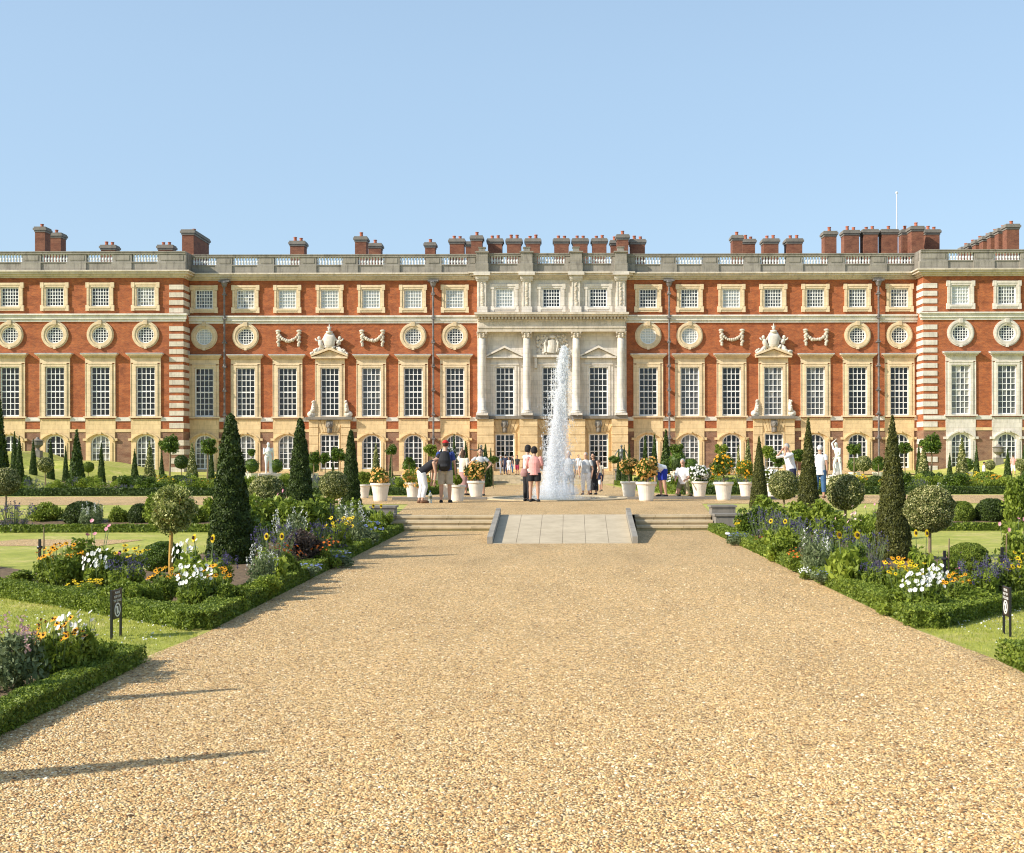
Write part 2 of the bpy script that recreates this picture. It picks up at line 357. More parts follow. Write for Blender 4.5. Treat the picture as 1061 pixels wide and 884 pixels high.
# ------------------------------------------------------------------ people (built first, while the scene is empty)
UP = Vector((0,0,1))
def remesh(mb, name, mat, voxel, it=4):
    me0 = mb.mesh('tmp'); ob = bpy.data.objects.new('tmp', me0); C.objects.link(ob)
    m = ob.modifiers.new('r', 'REMESH'); m.mode = 'VOXEL'; m.voxel_size = voxel; m.use_smooth_shade = True
    s = ob.modifiers.new('s', 'SMOOTH'); s.factor = .5; s.iterations = it
    dg = bpy.context.evaluated_depsgraph_get(); me = bpy.data.meshes.new_from_object(ob.evaluated_get(dg))
    bpy.data.objects.remove(ob); me.name = name; me.materials.clear(); me.materials.append(mat); return me
def V3(t): return Vector(t)
def human(root, H=1.7, build=1.0, lean=0, arms=None, legs=None, skin='skin', shirt=None, sleeve=.55, bottoms=None, blen=1.0, skirt=None,
          hair='hair_brown', hairstyle='short', hat=None, shoes='shoe', turn=0, vox=.009, statue=None, hemz=0.0, headtilt=0):
    """faces -Y. arms: [(upper dir, fore dir)]*2, legs: [(thigh dir, shin dir)]*2 (left = -x first)."""
    arms = arms or [((-.16,.03,-1),(-.03,-.18,-1)), ((.16,.03,-1),(.03,-.18,-1))]
    legs = legs or [((-.05,0,-1),(-.02,.03,-1)), ((.05,0,-1),(.02,.03,-1))]
    B = build
    hip = Vector((0,0,0))
    th, shn = .235*H, .235*H
    feet = []
    for s, (a, b) in zip((-1,1), legs):
        h = hip + Vector((s*.052*H, 0, -.01*H)); k = h + V3(a).normalized()*th; an = k + V3(b).normalized()*shn
        sd = V3(b).normalized()
        fw = Vector((0,-1,0)) if sd.z < -.4 else Vector((0,0,-1))
        toe = an + Vector((s*.01*H,0,0)) + fw*.10*H + (Vector((0,0,-.028*H)) if sd.z < -.4 else Vector((0,.02,0)))
        feet.append((h, k, an, toe))
    low = min(min(f[2].z - .043*H, f[1].z - .036*H) for f in feet)
    off = Vector((0,0,-low))
    Lm = Matrix.Rotation(R(lean), 4, 'X')             # forward lean about the hip
    def up(x, y, z): return Lm @ Vector((x*H, y*H, z*H)) + off
    Sx = Vector((1,0,0))
    feet = [tuple(p + off for p in f) for f in feet]; hip = off.copy()
    spine = [up(0,0,-.045), up(0,0,.0), up(0,-.004,.08), up(0,-.006,.17), up(0,0,.245), up(0,.004,.285), up(0,0,.325)]
    rx = [.066,.086*B,.074*B,.088*B,.090,.040,.031]; ry = [.050,.062*B,.052*B,.060*B,.048,.036,.031]
    rx = [r*H for r in rx]; ry = [r*H for r in ry]
    body = MB()
    body.tube(spine, rx, 14, ell=((1,0,0), ry))
    head = up(0,-.014,.388)
    Hm = Matrix.Rotation(R(turn), 3, 'Z') @ Matrix.Rotation(R(lean*.75+headtilt), 3, 'X')
    def hd(x, y, z): return head + Hm @ Vector((x*H, y*H, z*H))
    body.tube([spine[5], head], [.033*H, .034*H], 10)
    hb = MB(); hb.ball((0,0,0), (.044*H,.053*H,.062*H), 14)
    Vh = np.array([tuple(Hm @ Vector(p)) for p in hb.V[0]]) + np.array(head); body.add(Vh, [tuple(f) for F in hb.F for f in F.tolist()])
    body.tube([hd(0,-.035,-.03), hd(0,-.012,-.055)], [.024*H, .028*H], 8)      # jaw
    body.tube([hd(0,-.050,.012), hd(0,-.064,-.012)], [.006*H, .010*H], 6)      # nose
    for s in (-1,1): body.ball(tuple(hd(s*.046,.002,-.003)), (.007*H,.010*H,.016*H), 6)
    hands = []
    shp = []
    for s, (a, b) in zip((-1,1), arms):
        sh = up(s*.098*B, 0, .245); el = sh + V3(a).normalized()*.175*H; wr = el + V3(b).normalized()*.150*H
        body.tube([sh, sh.lerp(el,.5), el], [.031*H, .027*H, .021*H], 10); body.ball(tuple(sh), .033*H, 10)
        body.tube([el, el.lerp(wr,.35), wr], [.021*H, .021*H, .0145*H], 10)
        d = (wr-el).normalized(); side = d.cross(Vector((s,0,.0)))
        if side.length < .2: side = d.cross(Vector((0,1,0)))
        side.normalize(); nrm = d.cross(side).normalized()
        pl = wr + d*.050*H
        body.tube([wr, wr+d*.02*H, pl], [.014*H,.020*H,.022*H], 8, ell=(tuple(side), [.012*H,.010*H,.009*H]))
        for i, (fo, fl) in enumerate(((-.017,.036),(-.006,.043),(.006,.040),(.016,.031))):
            r0 = pl + side*fo*H; m1 = r0 + (d + side*fo*6)*fl*.55*H; m2 = m1 + (d*.8 + nrm*.45*s)*fl*.5*H
            body.tube([r0-d*.012*H, m1, m2], [.0056*H,.0052*H,.0042*H], 6)
        tb = wr + d*.015*H - side*.014*H; body.tube([tb, tb + (d*.7-side*.7)*.022*H, tb + (d*.95-side*.55)*.040*H], [.0075*H,.006*H,.005*H], 6)
        shp.append((sh, el, wr))
    for f in feet:
        h, k, an, toe = f
        body.tube([h, h.lerp(k,.4), k], [.053*H*B, .047*H*B, .033*H], 12); body.tube([k, k.lerp(an,.3), an], [.033*H, .034*H, .020*H], 12)
        body.tube([an + (an-toe).normalized()*.025*H + Vector((0,0,-.018*H)), an + Vector((0,0,-.02*H)), an.lerp(toe,.6), toe], [.018*H,.024*H,.024*H,.016*H], 8)
    bm = put('body', remesh(body, 'body', M[statue or skin], vox), root)
    if statue: return bm, (hd, up, off, feet, shp)
    if shirt:
        q = MB(); e = .010*H
        top = [p for p in spine[1:6]]; top[0] = spine[0].lerp(spine[1], .4 - hemz)
        q.tube(top, [rx[1]+e*1.6, rx[2]+e*1.8, rx[3]+e*1.2, rx[4]+e*.6, rx[5]+.004*H], 16, ell=((1,0,0), [ry[1]+e*1.8, ry[2]+e*2.0, ry[3]+e*1.3, ry[4]+e, ry[5]+.004*H]))
        if sleeve > 0:
            for sh, el, wr in shp:
                if sleeve <= 1: q.tube([sh, sh.lerp(el, sleeve)], [.040*H, .036*H], 12); q.ball(tuple(sh), .040*H, 10)
                else: q.tube([sh, el, el.lerp(wr, min(sleeve-1, .95))], [.040*H, .030*H, .023*H], 12); q.ball(tuple(sh), .040*H, 10)
        put('shirt', remesh(q, 'shirt', M[shirt], vox, 3), root)
    if bottoms:
        q = MB(); q.tube([spine[0]+(spine[0]-spine[1])*.3, spine[0].lerp(spine[1],.8), spine[1].lerp(spine[2],.5)], [rx[0], rx[1]+.008*H, rx[2]+.008*H], 16, ell=((1,0,0), [ry[0]+.006*H, ry[1]+.010*H, ry[2]+.008*H]))
        for h, k, an, toe in feet:
            if blen <= 1: q.tube([h, h.lerp(k,.5), h.lerp(k, blen)], [.062*H*B,.058*H*B,.054*H*B], 12)
            else: q.tube([h, h.lerp(k,.5), k, k.lerp(an, blen-1)], [.062*H*B,.056*H*B,.045*H,.036*H], 12)
        put('shorts' if blen < 1.05 else 'trousers', remesh(q, 'trousers', M[bottoms], vox, 3), root)
    if skirt:
        mt, ln = skirt; q = MB(); z0 = spine[1].lerp(spine[2],.6)
        an = (feet[0][2]+feet[1][2])*.5; kn = (feet[0][1]+feet[1][1])*.5
        end = spine[1].lerp(an, ln)
        q.tube([z0, spine[1], spine[1].lerp(end,.5), end], [rx[2]+.008*H, rx[1]+.012*H, rx[1]+.026*H, rx[1]+.034*H], 18, ell=((1,0,0), [ry[2]+.008*H, ry[1]+.014*H, ry[1]+.026*H, ry[1]+.036*H]))
        put('skirt', remesh(q, 'skirt', M[mt], vox, 3), root)
    if hair:
        q = MB(); 
        def blob(c, r):
            hb = MB(); hb.ball((0,0,0), tuple(x*H for x in r), 12); W = np.array([tuple(Hm @ Vector(p)) for p in hb.V[0]]) + np.array(hd(*c))
            q.add(W, [tuple(f) for F in hb.F for f in F.tolist()])
        blob((0,.010,.014), (.049,.054,.057))
        if hairstyle == 'bob': blob((0,.012,-.012), (.060,.052,.060)); blob((0,.004,.02), (.056,.056,.056))
        if hairstyle == 'long': blob((0,.022,-.02), (.050,.044,.075)); blob((0,.034,-.08), (.044,.028,.075))
        if hairstyle == 'bun': blob((0,.055,.035), (.026,.026,.026))
        put('hair', remesh(q, 'hair', M[hair], vox, 2), root)
    if hat:
        q = MB(); hb = MB(); hb.ball((0,0,0), (.051*H,.060*H,.052*H), 14); W = np.array([tuple(Hm @ Vector(p)) for p in hb.V[0]])
        W[:,2] = np.maximum(W[:,2], .0); W += np.array(hd(0,.002,.026)); q.add(W, [tuple(f) for F in hb.F for f in F.tolist()])
        a, b2 = hd(0,-.03,.03), hd(0,-.098,.022)
        q.tube([a, b2], [.042*H,.030*H], 10, ell=((1,0,0), [.006*H,.005*H]))
        q.build('cap', M[hat], root, smooth=True)
    if vox < .0105:
        for s in (-1,1): MB().ball(tuple(hd(s*.017,-.049,.006)), (.006*H,.004*H,.004*H), 6).build('eye', M['black'], root)
    if shoes:
        for h, k, an, toe in feet:
            q = MB(); q.tube([an + (an-toe).normalized()*.028*H + Vector((0,0,-.020*H)), an + Vector((0,0,-.022*H)), an.lerp(toe,.6)+Vector((0,0,-.004*H)), toe + (toe-an).normalized()*.012*H], [.024*H,.029*H,.029*H,.020*H], 10)
            q.build('shoe', M[shoes], root, smooth=True)
    return bm, (hd, up, off, feet, shp)

def person_at(px, py=None, Y=None, z=None, rz=0, label='', group=None, **kw):
    X, YY, zz = at(px, py) if Y is None else atY(px, Y)
    if z is not None: zz = z
    r = thing('person', label, 'person', (X, YY, zz), R(rz), group)
    return r, human(r, **kw)

ARMD = ((-.16,.03,-1),(-.03,-.18,-1)); ARME = ((.16,.03,-1),(.03,-.18,-1))
# man in red cap, seen from behind
man, info = person_at(461.5, Y=32.9, rz=178, H=1.74, build=1.06, shirt='c_blue', sleeve=.6, bottoms='c_beige', blen=.95, hair='hair_brown', hat='c_red', vox=.007,
    arms=[((-.25,-.05,-1),(-.05,-.3,-1)), ((.25,-.05,-1),(.05,-.3,-1))], label='man seen from behind in a red cap, blue T-shirt and beige shorts')
bp = thing('backpack', 'black backpack on the back of the man in the red cap', 'backpack', man.location, man.rotation_euler.z)
q = MB(); q.tube([(0,.155,.88),(0,.20,.96),(0,.21,1.15),(0,.16,1.36),(0,.13,1.40)], [.10,.165,.175,.12,.05], 14, ell=((1,0,0),[.05,.105,.115,.08,.03])); put('bag', remesh(q,'bag',M['c_black'],.01), bp)
q = MB(); q.tube([(0,.255,.94),(0,.30,1.0),(0,.27,1.10)], [.09,.12,.09], 10, ell=((1,0,0),[.03,.05,.03])); put('front_pocket', remesh(q,'pocket',M['c_black'],.01), bp)
for s in (-1,1):
    q = MB(); q.tube([(s*.10,.13,1.36),(s*.105,.02,1.46),(s*.11,-.115,1.36),(s*.12,-.125,1.18),(s*.13,-.02,1.02),(s*.12,.12,.95)], .016, 8); q.build('strap', M['c_black'], bp, smooth=True)
# woman bending
person_at(436.5, Y=32.6, rz=112, H=1.62, lean=50, shirt='c_black', sleeve=0, bottoms='c_white', blen=1.8, hair='hair_black', shoes='sandal', vox=.007,
    arms=[((-.1,-.15,-1),(-.02,.15,-1)), ((.1,-.25,-1),(.02,.1,-1))], legs=[((-.05,-.22,-1),(-.02,.24,-1)), ((.05,-.1,-1),(.02,.2,-1))],
    label='woman in a black sleeveless top and white trousers bending down beside a pot')
b = MB(); bt = thing('water_bottle', 'clear plastic water bottle standing on the gravel by the bending woman', 'bottle', atY(445.7, 32.7))
b.lathe([(.045,0),(.05,.02),(.05,.15),(.045,.2),(.05,.24),(.016,.29),(.015,.31)], 12); mbt, ntb, bb = newmat('clear_plastic'); bb.inputs['Base Color'].default_value=(.75,.85,.83,1); bb.inputs['Transmission Weight'].default_value=.7; bb.inputs['Roughness'].default_value=.1
b.build('bottle_body', mbt, bt, smooth=True); MB().lathe([(.019,.305),(.019,.335)],10).build('cap', M['c_blue'], bt); MB().lathe([(.0515,.12),(.0515,.19)],12).build('paper_label', M['c_khaki'], bt)
person_at(480, Y=39.2, rz=150, H=1.52, sleeve=1.5, shirt='c_cream', skirt=('c_dustypink',.75), hair='hair_brown', hairstyle='long', arms=[ARMD, ((.4,-.5,.2),(-.3,-.3,1))],
    label='woman in a cream top and long dusty pink skirt raising a hand to her face')
person_at(497.5, Y=38.6, rz=0, H=1.56, shirt='c_palegrey', sleeve=.5, bottoms='c_navy', blen=.6, hair='hair_black', hairstyle='bun', arms=[((-.75,.05,-.6),(.55,-.3,-.6)), ((.75,.05,-.6),(-.55,-.3,-.6))],
    label='woman with hands on hips standing behind the apricot flowering pot plant')
pk, pki = person_at(553.5, Y=33.4, rz=176, H=1.57, shirt='c_pink', sleeve=.75, hemz=.5, bottoms='c_black', blen=.62, hair='hair_black', hairstyle='bob', vox=.007, build=1.1,
    arms=[((-.2,-.12,-1),(.35,-1,.15)), ((.2,-.12,-1),(-.35,-1,.15))], label='woman with a black bob in a loose pink top and black shorts, seen from behind')
person_at(546.5, Y=33.9, rz=120, H=1.62, shirt='c_white', sleeve=1.6, bottoms='c_black', blen=1.95, hair='hair_black', hairstyle='bob', vox=.008, arms=[ARMD, ((.2,-.5,-1),(0,-1,-.1))],
    label='person in a white top and black trousers standing close to the woman in pink')
bg = thing('handbag', 'dusty pink handbag hanging beside the woman in the loose pink top', 'handbag', (atY(543.2,33.6)[0], 33.6, .29))
q = MB(); q.tube([(0,0,.70),(0,0,.80),(0,0,.93)], [.09,.115,.07], 12, ell=((1,0,0),[.04,.055,.03])); put('bag', remesh(q,'hb',M['c_dustypink'],.01), bg)
MB().tube([(-.05,0,.92),(-.03,0,1.2),(.0,-.02,1.3),(.03,0,1.2),(.05,0,.92)], .009, 6).build('strap', M['c_dustypink'], bg, smooth=True)
# group beyond the fountain
person_at(589, Y=40.3, rz=15, H=1.52, build=1.22, shirt='c_white', sleeve=1.3, hemz=1.2, bottoms='c_palegrey', blen=1.9, hair='hair_white', label='stout white haired person in a white shirt right beside the water jet',
    arms=[((-.3,0,-1),(.25,-.5,-.6)), ((.3,.1,-1),(-.2,-.3,-1))], legs=[((-.12,0,-1),(-.03,.03,-1)), ((.12,0,-1),(.05,.03,-1))], vox=.008)
person_at(607, Y=40.6, rz=-12, H=1.47, build=1.12, shirt='c_palegrey', sleeve=.6, bottoms='c_white', blen=1.75, hair='hair_grey', label='woman with short grey hair in a grey top and white cropped trousers', shoes='sandal',
    arms=[((-.3,.1,-1),(.1,-.15,-1)), ((.3,.1,-1),(-.1,-.2,-1))], vox=.008)
person_at(614.8, Y=41.0, rz=-30, H=1.46, shirt='c_black', sleeve=0, skirt=('c_black',.85), hair='hair_black', hairstyle='long', label='dark haired woman in a long black sleeveless dress', vox=.008,
    arms=[((-.2,-.1,-1),(.1,-.6,-.3)), ((.3,.1,-1),(-.2,-.2,-1))])
mo, moi = person_at(621, Y=60, rz=180, H=1.60, shirt='c_cream', sleeve=.5, bottoms='c_navy', blen=.9, hair='hair_brown', label='person in a cream top and navy shorts walking away on the far path', vox=.011)
person_at(620, Y=56.5, rz=170, H=1.12, shirt='c_navy', sleeve=.6, bottoms='c_white', blen=.9, hair='hair_black', label='small child in a navy top and white shorts on the far path', vox=.011)
far = [(518.8,99,1.66,'c_grey','c_grey',1.9,'hair_grey','grey dressed person leftmost of the group on top of the far steps'),
       (523.8,101,1.70,'c_navy','c_navy',1.9,'hair_black','person in navy standing just behind the grey dressed person by the palace steps'),
       (527.3,98.2,1.48,'c_palegrey','c_white',1.1,'hair_brown','person in a pale top and white shorts by the far steps'),
       (531.0,104,1.62,'c_black','c_denim',1.9,'hair_black','person in black and denim beside the tall window left of the far steps'),
       (536.0,98.0,1.62,'c_black','c_darkred',1.1,'hair_black','person in black top and dark red shorts on the far steps'),
       (599.3,99,1.66,'c_white','c_white',1.3,'hair_black','person in white walking near the palace doors right of the jet'),
       (1019.5,92,1.6,'c_white','c_navy',1.9,'hair_black','person in a white top on the right grass bank beside the grey urn'),
       (1050.0,92,1.6,'c_pink','c_white',1.3,'hair_brown','person in pink on the right grass bank near the photo edge')]
for px, Y, H, a, b_, bl, hr, lb in far:
    person_at(px, Y=Y, rz=random.choice((20,160,-30,90)), H=H, shirt=a, bottoms=b_, blen=bl, hair=hr, label=lb, vox=.014)
# right side
person_at(686.5, Y=37.2, rz=-60, H=1.68, lean=72, shirt='c_white', sleeve=.8, bottoms='c_royal', blen=.85, hair='hair_brown', vox=.007, arms=[((-.1,-.2,-1),(0,.1,-1)), ((.1,-.1,-1),(0,.05,-1))],
    legs=[((-.14,.05,-1),(-.03,.1,-1)), ((.14,-.1,-1),(.03,.15,-1))], label='man in a white T-shirt and blue shorts bending over behind an apricot pot plant')
person_at(708, Y=37.4, rz=-20, H=1.62, lean=6, shirt='c_white', sleeve=.8, bottoms='c_khaki', blen=1.6, hair='hair_grey', vox=.008, arms=[((-.2,-.4,-1),(.2,-.9,-.2)), ((.2,-.4,-1),(-.2,-.9,-.2))],
    legs=[((-.22,-.35,-.9),(-.05,1,-.05)), ((.22,-.35,-.9),(.05,1,-.05))], label='man in a white T-shirt and khaki trousers kneeling beside the white flowering pot')
person_at(819.8, Y=36.9, rz=-75, H=1.70, build=1.15, lean=12, shirt='c_white', sleeve=1.1, hemz=.8, bottoms='c_navy', blen=1.9, hair='hair_grey', vox=.008, arms=[((-.25,-1,-.25),(.5,.45,.8)), ((.25,-1,-.35),(-.45,.4,.8))],
    label='grey haired man in a white shirt raising his hands to his face')
person_at(849.5, Y=35.8, rz=165, H=1.62, shirt='c_white', sleeve=.4, hemz=1.5, bottoms='c_denim', blen=1.7, hair='hair_white', shoes='sandal', vox=.008, label='white haired woman in a white top and blue trousers half behind a tall yew cone')

# statues
def statue(label, mat, px, Y, H, z, base, rz=0, extra=None, name='statue', **kw):
    X = (px-VX)/F_PX*Y
    r = thing(name, label, 'statue', (X, Y, z), R(rz))
    sub = bpy.data.objects.new('tmp', None)
    bm, inf = human(r, H=H, statue=mat, vox=H*.006, **kw)
    bm.name = 'figure'; bm.location = (0,0,base)
    q = MB(); w = .30*H
    q.box(-w, w, -w, w, -.3, .12); q.box(-w*.8, w*.8, -w*.8, w*.8, .12, base-.16); q.box(-w, w, -w, w, base-.16, base-.02); q.lathe([(w*.8,base-.02),(w*.75,base+.02)], 10)
    q.build('pedestal', M['grey'] if mat=='bronze' else M['cream'], r)
    return r, inf
s1, _ = statue('white marble male nude statue on the left, one hand on his chest', 'marble', 278, 75, 1.98, g(-17,75), .95, 15, build=1.3, arms=[((-.1,-.3,-1),(.6,-.8,.5)), ((.15,.1,-1),(0,.1,-1))], legs=[((-.05,-.1,-1),(-.02,.1,-1)), ((.08,.1,-1),(.02,.35,-1))])
q = MB(); q.tube([(.16,.10,.93),(.14,.06,1.3),(.1,.02,1.75)], [.12,.09,.07], 10); q.build('tree_stump', M['marble'], s1, smooth=True)
s2, _ = statue('white marble statue on the right twisting with an arm raised over its head', 'marble', 868, 73, 2.1, g(17,73), .75, -40, lean=14, arms=[((-.4,.1,1),(.8,-.2,.6)), ((.2,-.4,-1),(-.6,-.4,-.4))], legs=[((-.1,-.45,-1),(-.02,.35,-1)), ((.1,.1,-1),(.02,.2,-1))])
q = MB(); q.tube([(-.18,.15,.73),(-.16,.2,1.1),(-.05,.12,1.5)], [.24,.2,.10], 10); q.build('draped_support', M['marble'], s2, smooth=True)
statue('dark bronze statue with outstretched arm left of the central doors', 'bronze', 498.5, 93, 1.9, -.5, 1.1, 20, arms=[((-1,-.1,-.05),(-1,-.1,.15)), ((.3,0,-1),(.1,-.3,-1))])
statue('dark bronze statue of a seated looking figure right of the central doors', 'bronze', 644, 93, 1.9, -.5, 1.1, -10, arms=[((-.6,-.1,-.8),(-.4,-.3,-.8)), ((.6,-.1,-.8),(.3,-.3,-1))], build=1.15)

# ------------------------------------------------------------------ the palace
D0 = 115.7; K = D0/F_PX
def lx(px): return (px-571.7)*K
def Z(py): return HC + (HY-py)*K
XC = (571.7-VX)*K
GZ = .10
palace = thing('palace', 'long red brick palace with golden stone window surrounds, white stone centre and balustraded roof', 'palace', (XC, D0, 0))
WY = -2.0; CY = -.45                                    # wings and centre stand forward of the main wall
KW = (D0+WY)/F_PX
def wx(px): return (px-VX)*KW - XC
zC0, zC1, zPL, zBT, zTOP = Z(290.4), Z(283.4), Z(274.5), Z(266.3), Z(263.6)
xl, xr = wx(190), wx(957)
XL, XR = wx(-60), wx(1125)

def wall(mb, x0, x1, z0, z1, y, holes, depth=.38):
    xs = sorted({x0, x1, *[h[0] for h in holes], *[h[1] for h in holes]}); zs = sorted({z0, z1, *[h[2] for h in holes], *[h[3] for h in holes]})
    xs = [x for x in xs if x0 <= x <= x1]; zs = [z for z in zs if z0 <= z <= z1]
    for a, b in zip(xs, xs[1:]):
        for c, d in zip(zs, zs[1:]):
            cx, cz = (a+b)/2, (c+d)/2
            if any(h[0] < cx < h[1] and h[2] < cz < h[3] for h in holes): continue
            mb.add([(a,y,c),(b,y,c),(b,y,d),(a,y,d)], [(0,1,2,3)])
    for h in holes:
        if h[1] <= x0 or h[0] >= x1 or h[3] <= z0 or h[2] >= z1: continue
        a, b, c, d = h; Y2 = y+depth
        mb.add([(a,y,c),(a,Y2,c),(a,Y2,d),(a,y,d)], [(0,1,2,3)]); mb.add([(b,y,c),(b,y,d),(b,Y2,d),(b,Y2,c)], [(0,1,2,3)])
        mb.add([(a,y,d),(a,Y2,d),(b,Y2,d),(b,y,d)], [(0,1,2,3)]); mb.add([(a,y,c),(b,y,c),(b,Y2,c),(a,Y2,c)], [(0,1,2,3)])

# window openings per storey (half widths, bottoms, tops)
TW, TZ0, TZ1 = .91, Z(431.2), Z(380.6)
AW, AZ0, AZ1 = .85, Z(319.4), Z(299.6)
RR, RZ = .82, Z(348.2)
GW, GZ0, GZS, GZ1 = .90, Z(485.6), Z(458.5), Z(450.2)
main_px = [212,255,298.3,342.2,385,428.4,471.6, 671.8,714.8,758,801.3,845,888.7,932]
wl_px = [-36.5, 10.8, 57.4, 104.4, 151.4]; wr_px = [995.4, 1043.4, 1091]
ctr_px = [523.4, 571.7, 620]
def holes_for(xs, rounds):
    H = []
    for i, x in enumerate(xs):
        H += [(x-TW, x+TW, TZ0, TZ1), (x-AW, x+AW, AZ0, AZ1), (x-GW, x+GW, GZ0, GZ1)]
        if rounds[i]: H.append((x-RR+.02, x+RR-.02, RZ-RR+.02, RZ+RR-.02))
    return H
mx = [lx(p) for p in main_px]; wlx = [wx(p) for p in wl_px]; wrx = [wx(p) for p in wr_px]; cx_ = [lx(p) for p in ctr_px]
mr = [p not in (298.3,342.2,385,758,801.3,845) for p in main_px]
zBR = Z(447.0)
for (x0, x1, xs, rs, y) in ((xl, lx(495), mx[:7], mr[:7], 0), (lx(649), xr, mx[7:], mr[7:], 0), (XL, xl, wlx, [1]*5, WY), (xr, XR, wrx, [1]*3, WY)):
    H = holes_for(xs, rs)
    up_ = MB(); lo_ = MB()
    wall(up_, x0, x1, zBR, zC0, y, H); wall(lo_, x0, x1, GZ-1.5, zBR, y, H)
    up_.build('brick_wall', M['brick'], palace); lo_.build('ground_floor_wall', M['brown_brick'], palace)
for x in (xl, xr):
    up_ = MB(); lo_ = MB()
    up_.add([(x,WY,zBR),(x,0,zBR),(x,0,zC0),(x,WY,zC0)], [(0,1,2,3)]); lo_.add([(x,WY,GZ-1.5),(x,0,GZ-1.5),(x,0,zBR),(x,WY,zBR)], [(0,1,2,3)])
    up_.build('wing_return', M['brick'], palace); lo_.build('wing_return', M['brown_brick'], palace)
up_ = MB()
for x in (XL, XR): up_.add([(x,WY,GZ-1.5),(x,35,GZ-1.5),(x,35,zC0),(x,WY,zC0)], [(0,1,2,3)])
up_.add([(XL,35,GZ-1.5),(XR,35,GZ-1.5),(XR,35,zC0),(XL,35,zC0)], [(0,1,2,3)])
up_.build('side_wall', M['brick'], palace)
q = MB(); wall(q, lx(495), lx(649), Z(433), zC0, CY, [(x-TW, x+TW, TZ0, TZ1) for x in cx_] + [(x-AW, x+AW, AZ0, AZ1) for x in cx_], .5)
for x in (lx(495), lx(649)): q.add([(x,CY,Z(433)),(x,0.01,Z(433)),(x,0.01,zC0),(x,CY,zC0)], [(0,1,2,3)])
q.build('centre_wall', M['pale'], palace)
q = MB(); wall(q, lx(495), lx(649), GZ-1.5, Z(433), CY, [(x-GW, x+GW, Z(486), Z(449.8)) for x in cx_], .5)
for x in (lx(495), lx(649)): q.add([(x,CY,GZ-1.5),(x,0.01,GZ-1.5),(x,0.01,Z(433)),(x,CY,Z(433))], [(0,1,2,3)])
q.build('centre_ground_wall', M['yellow'], palace)
q = MB(); q.box(XL+.5, XR-.5, .6, 34.5, zC0-.3, zPL-.35); q.build('roof', M['lead'], palace)
# interior floors and a dark back wall so that rooms read as rooms
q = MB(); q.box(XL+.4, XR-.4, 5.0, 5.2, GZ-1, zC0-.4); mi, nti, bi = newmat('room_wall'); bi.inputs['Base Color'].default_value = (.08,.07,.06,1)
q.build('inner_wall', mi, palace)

# --- windows: one prototype of each kind, then copies
def bars(mb, w, z0, z1, nx, nz, y, t=.05, fr=.10, mid=None):
    mb.box(-w, -w+fr, y-.03, y+.05, z0, z1); mb.box(w-fr, w, y-.03, y+.05, z0, z1)
    mb.box(-w+fr, w-fr, y-.03, y+.05, z0, z0+fr*1.2); mb.box(-w+fr, w-fr, y-.03, y+.05, z1-fr, z1)
    for i in range(1, nx):
        x = -w+fr + (2*w-2*fr)*i/nx; tt = t*2.2 if mid == 'v' and i == nx//2 else t
        mb.box(x-tt/2, x+tt/2, y-.02, y+.03, z0+fr, z1-fr)
    for j in range(1, nz):
        z = z0+fr + (z1-z0-2*fr)*j/nz; tt = t*1.9 if mid == 'h' and j == nz//2 else t
        mb.box(-w+fr, w-fr, y-.024, y+.034, z-tt/2, z+tt/2)
def panes(w, z0, z1, nx, nz, y, seed, lo=0, hi=1, tilt=.02):
    rg = random.Random(seed); mb = MB()
    for i in range(nx):
        for j in range(nz):
            a, b = -w+2*w*i/nx, -w+2*w*(i+1)/nx; c, d = z0+(z1-z0)*j/nz, z0+(z1-z0)*(j+1)/nz
            e = [rg.uniform(-tilt, tilt)*.4 for _ in range(3)]
            mb.add([(a,y+e[0],c),(b,y+e[1],c),(b,y+e[1]+e[2],d),(a,y+e[0]+e[2],d)], [(0,1,2,3)], rg.uniform(lo, hi)**2)
    return mb
def archbars(mb, w, z0, zs, z1, y):
    n = 14; pts = [(-w*math.cos(math.pi*i/n), zs+(z1-zs)*math.sin(math.pi*i/n)) for i in range(n+1)]
    for (a, b), (c, d) in zip(pts, pts[1:]):
        mx_, mz_ = .88, .12
        P = [(a,b),(c,d),(c*.87, zs+(d-zs)*.86),(a*.87, zs+(b-zs)*.86)]; mb.prism(P, y-.03, y+.05)
    for s in (-1,1): mb.box(min(s*w, s*(w-.11)), max(s*w, s*(w-.11)), y-.03, y+.05, z0, zs)
    mb.box(-w, w, y-.025, y+.05, z0, z0+.12); mb.box(-.055, .055, y-.03, y+.05, z0+.1, z1-.06)
    for i in (-1, 1): mb.box(i*w*.5-.027, i*w*.5+.027, y-.02, y+.03, z0+.1, zs+(z1-zs)*.84)
    for j in range(1, 6):
        z = z0 + (zs-z0)*j/5; mb.box(-w+.1, w-.1, y-.022, y+.032, z-.027, z+.027)
def arch_face(mb, w, zs, z1, ztop, y0, y1):
    n = 14; pts = [(-w*math.cos(math.pi*i/n), zs+(z1-zs)*math.sin(math.pi*i/n)) for i in range(n+1)]
    for (a, b), (c, d) in zip(pts, pts[1:]): mb.prism([(a,b),(c,d),(c,ztop),(a,ztop)], y0, y1)

